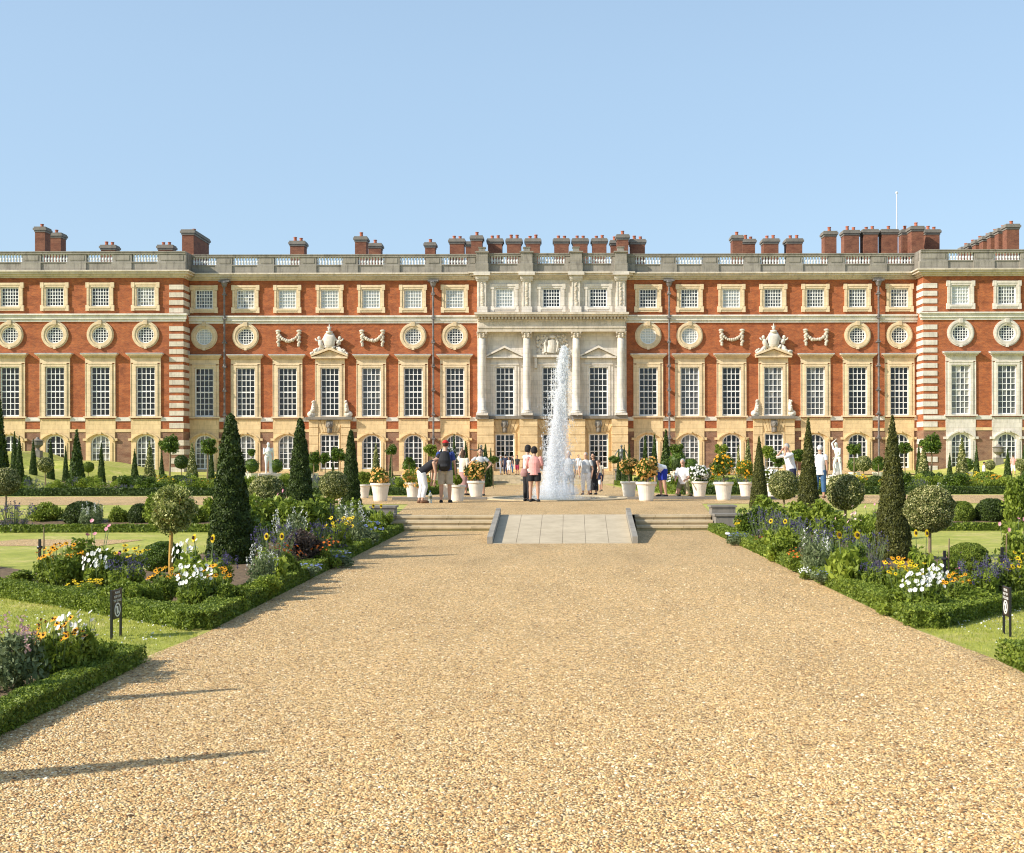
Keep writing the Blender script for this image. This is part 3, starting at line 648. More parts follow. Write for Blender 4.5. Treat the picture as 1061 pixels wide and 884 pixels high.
MESH = {}
gl_cache = {}
def glass(kind, w, z0, z1, nx, nz, y, var):
    key = (kind, var)
    if key not in gl_cache:
        mat_ = {0:'glass',1:'glass',2:'glass_mid',3:'blind'}[var]
        if kind == 'round':
            mb = MB(); mb.add([(w*math.cos(t), y, z0+w*math.sin(t)) for t in [2*math.pi*k/24 for k in range(24)]], [tuple(range(24))], .5)
            if var < 3:
                mb = MB(); rg = random.Random(var)
                for i in range(6):
                    for j in range(6):
                        s = 2*w/6; cx, cz = -w+s*(i+.5), z0-w+s*(j+.5)
                        if math.hypot(cx, cz-z0) < w*1.12: mb.add([(cx-s/2,y,cz-s/2),(cx+s/2,y,cz-s/2),(cx+s/2,y,cz+s/2),(cx-s/2,y,cz+s/2)], [(0,1,2,3)], rg.random()**2)
            gl_cache[key] = mb.mesh('pane', M[mat_])
        else: gl_cache[key] = panes(w, z0, z1, nx, nz, y, hash(kind)%97+var, 0, 1).mesh('pane', M[mat_])
    return gl_cache[key]
sash_cache = {}
def window(name, kind, x, y, smat, var=0, hood=None):
    key = (kind, smat, hood)
    if key not in MESH:
        mb = MB()
        if kind == 'tall':
            for s in (-1,1):
                a, b = sorted((s*TW, s*1.14)); mb.box(a, b, -.17, .14, TZ0, TZ1+.23)
                a, b = sorted((s*1.143, s*1.36)); mb.box(a, b, -.09, .02, TZ0, TZ1+.24)
                a, b = sorted((s*1.36, s*1.42)); mb.box(a, b, -.13, .02, TZ0, TZ1+.3)
            mb.box(-TW, TW, -.17, .14, TZ1, TZ1+.23); mb.box(-1.14, 1.14, -.21, .02, TZ1+.233, TZ1+.33)
            if hood != 'none_':
                mb.box(-1.42, 1.42, -.11, .02, TZ1+.34, Z(371.6))
            mb.box(-1.55, 1.55, -.26, .02, TZ0-.16, TZ0-.003)
            if hood == 'flat':
                mb.box(-1.50, 1.50, -.24, .02, Z(371.5), Z(370.2)); mb.box(-1.60, 1.60, -.42, .02, Z(370.15), Z(369)); mb.box(-1.70, 1.70, -.52, .02, Z(368.9), Z(367.9))
            elif hood in ('tri', 'arms'):
                hw, ap = (1.72, Z(360.2))
                zb = Z(371.2); mb.box(-hw, hw, -.45, .02, zb, zb+.16)
                mb.prism([(-hw+.15, zb+.16),(hw-.15, zb+.16),(0, ap-.22)], -.16, .02)
                for s in (-1,1):
                    mb.prism([(s*(hw+.04), zb+.163),(s*(hw+.04), zb+.33),(0, ap+.05),(0, ap-.19)] if s < 0 else [(0, ap-.19),(0, ap+.05),(hw+.04, zb+.33),(hw+.04, zb+.163)], -.5, .02)
        elif kind == 'attic':
            for s in (-1,1):
                a, b = sorted((s*AW, s*1.05)); mb.box(a, b, -.12, .12, AZ0, AZ1)
                a, b = sorted((s*1.053, s*1.24)); mb.box(a, b, -.17, .02, AZ0+.15, AZ1-.1)
                a, b = sorted((s*1.02, s*1.34)); mb.box(a, b, -.20, .02, AZ1-.08, AZ1+.42); mb.box(a, b, -.20, .02, AZ0-.42, AZ0+.12)
            mb.box(-1.02, 1.02, -.13, .12, AZ1, AZ1+.2); mb.box(-1.02, 1.02, -.18, .02, AZ1+.203, AZ1+.4)
            mb.box(-1.02, 1.02, -.22, .12, AZ0-.2, AZ0); mb.box(-1.02, 1.02, -.15, .02, AZ0-.38, AZ0-.203)
        elif kind == 'round':
            n = 32
            def ring(r0, r1, y0, y1):
                for k in range(n):
                    t0, t1 = 2*math.pi*k/n, 2*math.pi*(k+1)/n
                    mb.prism([(r0*math.cos(t0), RZ+r0*math.sin(t0)),(r1*math.cos(t0), RZ+r1*math.sin(t0)),(r1*math.cos(t1), RZ+r1*math.sin(t1)),(r0*math.cos(t1), RZ+r0*math.sin(t1))], y0, y1, .5)
            ring(.80, 1.0, -.13, .12); ring(1.002, 1.16, -.19, .02); ring(1.162, 1.27, -.11, .02)
            mb.box(-.17, .17, -.27, .02, RZ+.95, RZ+1.36); mb.box(-.12, .12, -.22, .02, RZ-1.33, RZ-1.1)
        elif kind == 'arch':
            zt = Z(447.2)
            mb.box(-1.42, 1.42, -.06, .02, Z(447.0), Z(433.9))                       # apron below the sill
            for s in (-1,1):
                a, b = sorted((s*GW, s*1.14)); mb.box(a, b, -.14, .14, GZ-.5, GZS+.02)
                a, b = sorted((s*1.143, s*1.38)); mb.box(a, b, -.08, .02, GZ-.5, Z(456.3))
                a, b = sorted((s*1.12, s*1.62)); mb.box(a, b, -.20, .02, Z(456.2), Z(453.7))
            arch_face(mb, GW, GZS, GZ1, GZ1+.14, -.10, .14)
            for s in (-1,1): 
                a, b = sorted((s*GW, s*1.38)); mb.box(a, b, -.10, .02, GZS+.02, GZ1+.14)
            mb.box(-1.38, 1.38, -.08, .02, GZ1+.142, Z(447.02))
            n = 8; pts = [(-1.28+2.56*i/n, Z(455.6)+.62*math.sin(math.pi*i/n)**.8) for i in range(n+1)]
            for (a,b),(c,d) in zip(pts, pts[1:]): mb.prism([(a,b),(a,b+.16),(c,d+.16),(c,d)], -.26, -.06)
            mb.box(-.16, .16, -.36, -.04, Z(449.6), Z(447.4)-.0)
            mb.box(-GW, GW, -.12, .14, GZ-.5, GZ0)
        elif kind == 'door':
            zt = Z(449.8)
            for s in (-1,1):
                a, b = sorted((s*GW, s*1.02)); mb.box(a, b, -.10, .14, GZ-.5, zt)
            mb.box(-1.02, 1.02, -.1, .14, zt, zt+.12)
        elif kind == 'centre_tall':
            for s in (-1,1):
                a, b = sorted((s*TW, s*1.12)); mb.box(a, b, -.14, .14, TZ0, TZ1+.2)
                a, b = sorted((s*1.123, s*1.36)); mb.box(a, b, -.08, .02, TZ0, TZ1+.2)
            mb.box(-TW, TW, -.14, .14, TZ1, TZ1+.2); mb.box(-1.36, 1.36, -.2, .02, TZ1+.203, TZ1+.3); mb.box(-1.28, 1.28, -.08, .02, TZ1+.31, Z(372))
            if hood == 'tri':
                hw, ap, zb = 1.72, Z(359.4), Z(371.8); mb.box(-hw, hw, -.42, .02, zb, zb+.14)
                mb.prism([(-hw+.15, zb+.14),(hw-.15, zb+.14),(0, ap-.2)], -.12, .02)
                mb.prism([(-hw-.04, zb+.142),(-hw-.04, zb+.3),(0, ap+.05),(0, ap-.17)], -.48, .02); mb.prism([(0, ap-.17),(0, ap+.05),(hw+.04, zb+.3),(hw+.04, zb+.142)], -.48, .02)
            else:
                mb.box(-1.75, 1.75, -.45, .02, Z(371), Z(368.4))
                for s in (-1,1): mb.box(s*1.5-.13, s*1.5+.13, -.36, .02, Z(382), Z(371.1))
        MESH[key] = mb.mesh(name, M[smat])
    o = put(name, MESH[key], palace, (x, y, 0))
    spec = {'tall':(TW,TZ0,TZ1,4,8,'h'),'centre_tall':(TW,TZ0,TZ1,4,8,'h'),'attic':(AW,AZ0,AZ1,6,5,None),'door':(GW,GZ0,Z(449.8),4,6,'v')}
    if kind in spec:
        w, a, b, nx, nz, mid = spec[kind]
        if kind not in sash_cache:
            mb = MB(); bars(mb, w-.003, a+.003, b-.003, nx, nz, .08, .062 if kind != 'attic' else .058, .11, mid); sash_cache[kind] = mb.mesh('sash', M['white'])
        put('sash', sash_cache[kind], o); put('pane', glass(kind, w-.06, a+.06, b-.06, nx, nz, .14, var), o)
    elif kind == 'arch':
        if kind not in sash_cache:
            mb = MB(); archbars(mb, GW-.003, GZ0, GZS, GZ1-.003, .08); sash_cache[kind] = mb.mesh('sash', M['white'])
        put('sash', sash_cache[kind], o); put('pane', glass(kind, GW-.03, GZ0, GZ1, 4, 6, .15, var), o)
    else:
        if kind not in sash_cache:
            mb = MB(); n = 32
            for k in range(n):
                t0, t1 = 2*math.pi*k/n, 2*math.pi*(k+1)/n
                mb.prism([(r*math.cos(t), RZ+r*math.sin(t)) for r, t in ((.70,t0),(.80,t0),(.80,t1),(.70,t1))], .06, .15, .5)
            for i in range(-2, 3):
                x_ = i*.25; h = math.sqrt(.72**2-x_**2); mb.box(x_-.026, x_+.026, .08, .14, RZ-h, RZ+h); mb.box(-h, h, .076, .144, RZ+x_-.026, RZ+x_+.026)
            sash_cache[kind] = mb.mesh('sash', M['white'])
        put('sash', sash_cache[kind], o); put('pane', glass(kind, .76, RZ, 0, 6, 6, .16, var), o)
    return o
attic_blind = {298.3:3,342.2:3,385:3,428.4:3,471.6:3,758:3,845:2,523.4:3,995.4:3,151.4:2}
for p, x in list(zip(main_px, mx)):
    arms = p in (342.2, 801.3)
    window('tall_window', 'tall', x, 0, 'honey', {801.3:2,845:2,298.3:0}.get(p, random.choice((0,0,1,2))), 'arms' if arms else 'flat')
    window('attic_window', 'attic', x, 0, 'honey', attic_blind.get(p, random.choice((0,0,1,2))))
    if mr[main_px.index(p)]: window('round_window', 'round', x, 0, 'honey', random.choice((0,2,3)))
    if arms: window('ground_window', 'door', x, -.25, 'yellow', 0)
    else: window('arched_window', 'arch', x, 0, 'yellow', random.choice((0,0,0,2)) if p > 260 else 2)
for pxs, xs, sm_ in ((wl_px, wlx, 'honey'), (wr_px, wrx, 'pale')):
    for p, x in zip(pxs, xs):
        window('tall_window', 'tall', x, WY, sm_, 0 if p < 600 else 2, 'flat'); window('attic_window', 'attic', x, WY, sm_, attic_blind.get(p, 2 if p > 600 else 0))
        window('round_window', 'round', x, WY, sm_, 0); window('arched_window', 'arch', x, WY, 'yellow' if sm_ == 'honey' else sm_, 0 if p < 100 else 2)
for i, x in enumerate(cx_):
    window('tall_window', 'centre_tall', x, CY, 'pale', 0, 'arms' if i == 1 else 'tri'); window('attic_window', 'attic', x, CY, 'pale', 3 if i == 0 else 0)
    window('ground_window', 'door', x, CY, 'yellow', 0)
# lead flats on the window hoods
q = MB()
for xs, y in ((mx, 0), (wlx, WY), (wrx, WY)):
    for x in xs:
        if abs(x-lx(342.2)) < .1 or abs(x-lx(801.3)) < .1: continue
        q.box(x-1.74, x+1.74, y-.56, y+.02, Z(367.85), Z(367.1))
q.build('hood_lead', plain('hood_lead', (.50,.50,.52), .6, .2, 3), palace)

# --- string courses, cornice, parapet
def band(mb, spans, z0, z1, pr):
    for x0, x1, y in spans: mb.box(x0, x1, y-pr, y+.1, z0, z1)
SP = [(xl, lx(494.9), 0), (lx(649.1), xr, 0)]; WL = (XL, xl+.0, WY); WR = (xr, XR, WY)
def spans_e(e): return [(xl+e*0+.002, lx(494.9), 0), (lx(649.1), xr-.002, 0), (XL, xl+e, WY), (xr-e, XR, WY)]
q = MB(); band(q, spans_e(.24), Z(334.8), Z(332.4), .12); band(q, spans_e(.34), Z(332.3), Z(328.6), .24); band(q, spans_e(.44), Z(328.5), Z(327.0), .40); q.build('string_course', M['white_stone'], palace)
# lower white string between the windows, yellow band beneath
q = MB(); q2 = MB()
def between(x0, x1, xs, hw):
    out = []; c = x0
    for x in sorted(xs):
        out.append((c, x-hw)); c = x+hw
    out.append((c, x1)); return [(a, b) for a, b in out if b-a > .05]
for x0, x1, xs, y in ((xl, lx(494.9), mx[:7], 0), (lx(649.1), xr, mx[7:], 0), (XL, xl, wlx, WY), (xr, XR, wrx, WY)):
    for a, b in between(x0, x1, xs, 1.425): MB().box(a, b, y-.09, y+.05, Z(436.2), Z(432.2)).build('string_course', M['white_stone'], palace); MB().box(a, b, y-.06, y+.05, Z(447.3), Z(444.2)).build('stone_band', M['yellow'], palace)
ce = [(lx(497), lx(649-2), CY)]
q = MB(); q2 = MB()
allsp = [(xl+.002, lx(495), 0), (lx(649), xr-.002, 0), (lx(495), lx(649), CY)]
def corn(z0, z1, pr):
    for x0, x1, y in allsp: q.box(x0-(pr if y else 0), x1+(pr if y else 0), y-pr, y+.3, z0, z1)
    q.box(XL, xl+pr, WY-pr, WY+.3, z0, z1); q.box(xr-pr, XR, WY-pr, WY+.3, z0, z1)
    q.box(xl, xl+pr, WY+.3, 0, z0, z1); q.box(xr-pr, xr, WY+.3, 0, z0, z1)
corn(Z(290.4), Z(288.9), .14); corn(Z(288.85), Z(287.0), .34); corn(Z(286.95), Z(284.9), .62); corn(Z(284.85), Z(283.4), .78)
q.build('cornice', M['cream'], palace)
for i, x in enumerate([lx(500.4), lx(546.3), lx(597), lx(643)]): pass
# parapet plinth, pedestals, rail and balusters, bay by bay
def parapet(x0, x1, y, centres, hw=1.26):
    P = MB(); P.box(x0, x1, y-.18, y+.35, zC1, zPL-.05); P.box(x0, x1, y-.26, y+.4, zPL-.05, zPL+.03)
    P.box(x0, x1, y-.24, y+.4, zBT, zTOP-.08); P.box(x0, x1, y-.30, y+.45, zTOP-.077, zTOP)
    edges = []; c = x0
    for x in centres:
        if x-hw > c+.02: edges.append((c, x-hw))
        c = max(c, x+hw)
    if x1 > c+.02: edges.append((c, x1))
    for a, b in edges:
        P.box(a, b, y-.16, y+.3, zPL+.03, zBT)
        m_ = min(.22, (b-a)*.2); P.box(a+m_, b-m_, y-.20, y+.3, zPL+.16, zBT-.12)
        if b-a > .5: P.box(a-.12, b+.02, y-.30, y+.3, zC1+.02, zPL-.051)
    P.build('parapet', M['parapet'], palace)
    prof = [(.11,0),(.11,.05),(.065,.09),(.12,.24),(.12,.32),(.065,.52),(.06,.60),(.11,.66),(.11,zBT-zPL-.03)]
    Bm = MB()
    Bm.lathe(prof, 8); bal = (Bm.V[0], Bm.F)
    for x in centres:
        a, b = max(x-hw, x0), min(x+hw, x1)
        if b-a < .4: continue
        S = MB(); n = int((b-a)/.262)
        for k in range(n):
            X = a + (b-a)*(k+.5)/n
            S.lathe(prof, 8, (X, y+.04, zPL+.03), random.random())
        S.build('balusters', M['baluster'], palace)
parapet(xl+.31, lx(495), 0, [m for m in mx[:7]]); parapet(lx(649), xr-.31, 0, [m for m in mx[7:]])
parapet(XL, xl+.3, WY, wlx); parapet(xr-.3, XR, WY, wrx)
parapet(lx(495), lx(649), CY, cx_, 1.35)
q = MB()
for x in (xl, xr-.3): q.box(x, x+.3, WY+.46, .3, zC1, zTOP)
q.build('parapet', M['grey'], palace)
# centre: attic pilasters, entablature, columns, podium
cols = [lx(500.4), lx(546.3), lx(597), lx(643)]
for x in cols:
    q = MB()
    q.box(x-.62, x+.62, CY-.75, CY-.30, zC1, zPL-.01); q.box(x-.55, x+.55, CY-.68, CY-.32, zPL-.009, zTOP-.01); q.box(x-.66, x+.66, CY-.80, CY-.31, zTOP-.009, zTOP+.12)
    q.box(x-.30, x+.30, CY-.6, CY, zTOP+.12, zTOP+.46); q.box(x-.36, x+.36, CY-.66, CY+.06, zTOP+.46, zTOP+.54)
    q.build('parapet_pedestal', M['parapet'], palace)
for x in cols:
    q = MB()
    q.box(x-.40, x+.40, CY-.36, CY+.02, Z(326.0), Z(290.6)); q.box(x-.50, x+.50, CY-.46, CY+.02, Z(326.0), Z(319))
    q.box(x-.62, x+.62, CY-.62, CY+.02, Z(290.5), Z(287.2)); q.box(x-.78, x+.78, CY-.9, CY-.62, Z(286.9), Z(283.5)); q.box(x-.56, x+.56, CY-.50, CY+.02, Z(292.2), Z(290.55))
    for s in (-1,1):
        a, b = sorted((x+s*.27, x+s*.37)); q.box(a, b, CY-.40, CY-.36, Z(318), Z(293.5))
    q.build('attic_pilaster', M['pale'], palace)
for x in cols:                                    # carved drops in the pilaster panels
    q = MB()
    for k in range(14):
        z = Z(316.5)+k*(Z(294.5)-Z(316.5))/13; q.ball((x+random.uniform(-.07,.07), CY-.39, z), (random.uniform(.09,.17),.07,.10), 7)
    q.build('carved_drop', M['cream'], palace)
e0, e1 = lx(493.5), lx(650)
q = MB(); ye = CY-.95
for z0, z1, pr in ((345.2,341.6,0),(341.5,340.0,.08)): q.box(lx(497)-pr, lx(647)+pr, ye-pr, CY+.02, Z(z0), Z(z1))
q.box(lx(497), lx(647), ye+.06, CY+.02, Z(339.95), Z(334.2)); q.box(lx(496), lx(648), ye-.06, CY+.02, Z(334.15), Z(332.9))
q.box(lx(494.2), lx(649.6), ye-.50, CY+.02, Z(330.3), Z(328.2)); q.box(lx(493.2), lx(650.6), ye-.66, CY+.02, Z(328.15), Z(326.1))
n = 44
for i in range(n):
    x = lx(495.5)+(lx(648.5)-lx(495.5))*(i+.5)/n; q.box(x-.09, x+.09, ye-.36, ye-.05, Z(332.8), Z(330.35))
q.box(lx(496), lx(648), ye-.02, CY+.02, Z(332.85), Z(330.35))
q.build('entablature', M['cream'], palace)
# carved inscription on the frieze
def text(body, size, x, y, z, mat, parent, rz=0, ext=.01, name='lettering', sx=1.0, align='CENTER'):
    cu = bpy.data.curves.new(name, 'FONT'); cu.body = body; cu.size = size; cu.extrude = ext; cu.align_x = align; cu.align_y = 'CENTER'; cu.space_character = 1.15
    t = bpy.data.objects.new('t', cu); C.objects.link(t); dg = bpy.context.evaluated_depsgraph_get()
    me = bpy.data.meshes.new_from_object(t.evaluated_get(dg)); bpy.data.objects.remove(t); me.materials.clear(); me.materials.append(M[mat])
    o = put(name, me, parent, (x, y, z)); o.rotation_euler = (R(90), 0, rz); o.scale = (sx, 1, 1); return o
for wd, c, sx in (('GVLIELMVS', 530, 1.25), ('ET', 567, 1.2), ('MARIA', 595, 1.25), ('R.R.F.', 628, 1.25)):
    text(wd, .52, lx(c), ye+.055, Z(337.1), 'letter', palace, sx=sx, name='inscription')
for x in cols:
    cz0, cz1 = Z(426.6), Z(351.5); H = cz1-cz0; yc = CY-.50
    q = MB(); q.lathe([(.46,0),(.46,.10),(.40,.14),(.40,.2)] + [(.385-.055*t**1.6, .2+(H-.2)*t) for t in (0,.2,.4,.6,.8,1)] , 20, (x, yc, cz0), .5)
    c_ = q.build('column', M['pale'], palace, smooth=False)
    for p_ in c_.data.polygons: p_.use_smooth = len(p_.vertices) == 4
    q = MB(); q.box(x-.56, x+.56, yc-.56, CY+.02, Z(430.8), Z(428.6)); q.lathe([(.54,0),(.55,.08),(.47,.18)], 18, (x, yc, Z(428.55))); q.build('column_base', M['pale'], c_)
    q = MB(); q.lathe([(.35,0),(.36,.1),(.42,.45),(.46,.55)], 14, (x, yc, cz1))
    for r_, z_, n_, s_ in ((.40,.16,8,.12),(.45,.36,8,.11),(.56,.50,4,.14)):
        for k in range(n_):
            t = 2*math.pi*(k+.5)/n_; q.ball((x+r_*math.cos(t), yc+r_*math.sin(t), cz1+z_), (s_*.8, s_*.8, s_), 6)
    q.box(x-.52, x+.52, yc-.52, CY+.02, cz1+.555, Z(345.25)); q.build('capital', M['cream'], c_)
    q = MB(); q.box(x-.62, x+.62, CY-.86, CY+.02, Z(434.6), Z(430.9))
    q.build('podium_cornice', M['grey'], palace)
q = MB(); q.box(lx(493.6), lx(649.8), CY-.40, CY-.003, Z(434.2), Z(431.2)); q.build('podium_cornice', M['grey'], palace)
for a, b in ((495.2,512.2),(538.6,557),(589.8,606),(633.5,650)):
    q = MB()
    for k in range(7):
        z0 = GZ-.4 + k*(Z(434.7)-GZ+.4)/7; z1 = GZ-.4+(k+1)*(Z(434.7)-GZ+.4)/7
        q.box(lx(a), lx(b), CY-.70, CY+.02, z0+.07, z1); q.box(lx(a)+.05, lx(b)-.05, CY-.63, CY, z0, z0+.07)
    q.build('rusticated_pier', M['yellow'], palace)
def voussoirs(q, x, y, half, zb, zt):
    for i in range(-3, 4):
        if i == 0: continue
        a0 = half*(i-.42)/3.5; a1 = half*(i+.42)/3.5
        q.prism([(x+a0*.8, zb),(x+a1*.8, zb),(x+a1*1.25, zt),(x+a0*1.25, zt)], y-.08, y+.02)
q = MB()
for x in cx_: voussoirs(q, x, CY, 1.25, Z(449)+.14, Z(435.2))
q.build('voussoirs', M['yellow'], palace)
def mask(x, y, zt):
    q = MB(); q.prism([(x-.22, zt-1.15),(x+.22, zt-1.15),(x+.32, zt),(x-.32, zt)], y-.22, y+.02); q.ball((x, y-.28, zt-.42), (.26,.20,.33), 10)
    q.ball((x, y-.47, zt-.47), (.06,.08,.10), 6); q.ball((x, y-.30, zt-.92), (.17,.14,.26), 8)
    for s in (-1,1): q.ball((x+s*.26, y-.24, zt-.40), (.11,.14,.24), 6); q.ball((x+s*.10, y-.44, zt-.34), (.05,.05,.04), 5)
    return q
for x, y in ((cx_[0], CY), (cx_[2], CY), (cx_[1], CY), (lx(342.2), -.25), (lx(801.3), -.25)):
    mask(x, y, Z(436)).build('carved_keystone', M['grey'], palace)
# doors in the main fronts: rusticated stone frame
for c in (342.2, 801.3):
    x = lx(c); q = MB(); z0, z1 = GZ-.5, Z(434.6); xa, xb = lx(c-21), lx(c+21)
    wall(q, xa, xb, z0, z1, -.25, [(x-GW, x+GW, Z(486), Z(449.8))], .3)
    for xx in (xa, xb): q.add([(xx,-.25,z0),(xx,0,z0),(xx,0,z1),(xx,-.25,z1)], [(0,1,2,3)])
    for s in (-1,1):
        for k in range(7):
            za = z0+k*(z1-z0)/7; a, b = sorted((x+s*1.12, xa if s < 0 else xb)); q.box(a-.03, b+.03, -.36, -.2, za+.06, za+(z1-z0)/7)
    voussoirs(q, x, -.25, 1.0, Z(449)+.14, Z(435.2)); q.build('door_frame', M['yellow'], palace)
    q = MB(); q.box(xa-.25, xb+.25, -.62, .02, Z(434.5), Z(431.9)); q.build('door_cornice', M['grey'], palace)
    # scroll brackets at the foot of the window above
    for s in (-1,1):
        q = MB(); X = x+s*1.62; q.ball((X+s*.16, -.14, Z(429)), (.40,.22,.34), 12); q.ball((X+s*.20, -.30, Z(429)), (.18,.12,.16), 8)
        q.tube([(X+s*.05,-.15,Z(427)),(X-s*.02,-.15,Z(423)),(X-s*.04,-.14,Z(419)),(X-s*.08,-.12,Z(414.5))], [.26,.20,.15,.09], 8)
        for k in range(5): q.ball((X-s*.02+random.uniform(-.1,.1), -.27, Z(426-k*2.4)), (.12,.12,.13), 6)
        q.build('scroll_bracket', M['pale'], palace, smooth=True)
    # coat of arms on the pediment: shield, crown, supporters, scrolls
    q = MB(); zb = Z(363)
    q.tube([(x,-.30,Z(362)),(x,-.34,Z(357)),(x,-.34,Z(350)),(x,-.30,Z(345.5))], [.28,.52,.62,.40], 14, ell=((1,0,0),[.18,.24,.26,.18]))
    q.tube([(x,-.3,Z(346)),(x,-.3,Z(343.2)),(x,-.3,Z(342.6))], [.30,.34,.10], 10); q.ball((x,-.3,Z(341)), .17, 8); q.tube([(x,-.3,Z(341)),(x,-.3,Z(336.2))], [.09,.05], 6); q.box(x-.22, x+.22, -.36, -.26, Z(339.6), Z(338.6))
    for s in (-1,1):
        q.tube([(x+s*.62,-.3,Z(361)),(x+s*.86,-.32,Z(356)),(x+s*.95,-.3,Z(352.5))], [.22,.24,.17], 8); q.ball((x+s*.99,-.32,Z(350.3)), (.17,.17,.20), 8)
        q.tube([(x+s*.95,-.36,Z(354)),(x+s*1.25,-.4,Z(352.5)),(x+s*1.35,-.4,Z(350.8))], [.09,.08,.06], 6); q.tube([(x+s*.6,-.3,Z(351)),(x+s*.75,-.3,Z(354))], .10, 6)
        q.tube([(x+s*.8,-.28,Z(360.5)),(x+s*1.2,-.3,Z(364.5)),(x+s*1.7,-.28,Z(367.0))], [.22,.19,.14], 8)
        for k in range(11):
            t = k/10; q.ball((x+s*(.35+1.35*t), -.34+random.uniform(-.06,.06), Z(360.5+6.2*t)+random.uniform(.0,.28)), random.uniform(.10,.19), 6)
    q.build('coat_of_arms', M['pale'], palace, smooth=True)
def garland(c, y):
    x = lx(c); q = MB()
    for s in (-1,1):
        for k in range(9):
            t = k/8; q.ball((x+s*(.98+.07*math.sin(k*2.3)), y-.18, Z(343.2)-t*1.35), (.20-.05*t,.16,.15), 7)
        q.ball((x+s*1.0, y-.2, Z(342.8)), (.27,.16,.14), 8)
    for k in range(11):
        t = -1+2*k/10; q.ball((x+t*.92, y-.2, Z(347.6)-.50*(1-t*t)+random.uniform(-.04,.04)), random.uniform(.14,.2), 7)
    q.build('carved_garland', M['cream'], palace, smooth=True)
for c in (299.8, 386.3, 758.2, 845.3): garland(c, 0)
# carved trophy panel above the centre window
q = MB(); xa, xb, za, zb_ = lx(556.5), lx(588), Z(367.4), Z(347.8)
q.box(xa+.25, xb-.25, CY-.06, CY, za, zb_)
rg = random.Random(3)
for k in range(230):
    X, z = rg.uniform(xa, xb), rg.uniform(za, zb_); r = rg.uniform(.07,.15); q.ball((X, CY-.1-rg.uniform(0,.08), z), (r, .10, r*rg.uniform(.6,1.4)), 6)
x = lx(571.7)
q.tube([(x-.05,CY-.3,za+.1),(x+.05,CY-.34,za+.8),(x,CY-.3,zb_-.5)], [.50,.42,.40], 12, ell=((1,0,0),[.2,.24,.2])); q.ball((x+.1,CY-.34,zb_-.2), (.36,.2,.20), 10)
for s in (-1,1): q.tube([(x+s*.5,CY-.3,za+.2),(x+s*.62,CY-.34,za+1.0),(x+s*.4,CY-.3,zb_-.25)], [.16,.14,.12], 8)
q.build('carved_trophy', M['pale'], palace)
# quoins
for sx, xe, mt in ((1, xl, 'cream'), (-1, xr, 'pale')):
    def qrow(q, z, h):
        a, b = sorted((xe-sx*1.30, xe+sx*.05)); q.box(a, b, WY-.06, WY+.3, z, z+h)
        a, b = sorted((xe-sx*.1, xe+sx*.05)); q.box(a, b, WY+.3, -.01, z, z+h)
    for za, zb, h, st in ((GZ, Z(449.5), .5, .85), (Z(430.6), Z(338.5), .45, .725), (Z(325.8), Z(293), .45, .725)):
        q = MB(); z = za
        while z+h < zb+.1: qrow(q, z, h); z += st
        q.build('quoins', M[mt], palace)
    q = MB(); qrow(q, Z(443.6), .5); q.build('quoins', M[mt], palace)
# drainpipes
for c in (234, 449.6, 693.2, 909.4):
    x = lx(c); q = MB(); q.tube([(x,-.42,GZ),(x,-.42,Z(335)),(x,-.44,Z(325)),(x,-.42,Z(318)),(x,-.42,Z(297))], .095, 8)
    z = Z(480)
    while z < Z(298): q.box(x-.17, x+.17, -.56, 0, z, z+.12); q.lathe([(.15,0),(.15,.16)], 8, (x,-.42,z+.14)); z += 2.3
    dp = q.build('drainpipe', M['pipe'], palace)
    q = MB(); q.lathe([(.12,0),(.22,.12),(.28,.35),(.36,.42),(.36,.55)], 10, (x,-.42,Z(298))); q.box(x-.5, x+.5, -.7, 0, Z(292.4), Z(290.6)); q.build('hopper', M['pipe'], dp)
# --- chimneys
def chimney(px, w, py, Y, depth=1.2, pots=2, wide=None, gap=0):
    k = (D0+Y)/F_PX; x = (px-VX)*k-XC; zt = HC+(HY-py)*k; w = w*k; hw = w/2*.86
    q = MB(); q.box(x-hw, x+hw, Y, Y+depth, zC1-.5, zt-.55); c_ = q.build('chimney', M['chim_brick'], palace)
    q = MB(); q.box(x-hw-.06, x+hw+.06, Y-.06, Y+depth+.06, zt-.553, zt-.36); q.box(x-hw-.16, x+hw+.16, Y-.16, Y+depth+.16, zt-.357, zt-.14); q.box(x-hw-.08, x+hw+.08, Y-.08, Y+depth+.08, zt-.137, zt)
    q.build('chimney_cap', M['grey'], c_)
    for i in range(pots):
        X = x + (0 if pots == 1 else (i-(pots-1)/2)*w*.36); h = random.uniform(.32,.5)
        MB().lathe([(.19,0),(.15,h*.8),(.19,h*.82),(.19,h),(.12,h)], 9, (X, Y+depth*.4, zt-.001)).build('chimney_pot', M['terracotta'], c_)
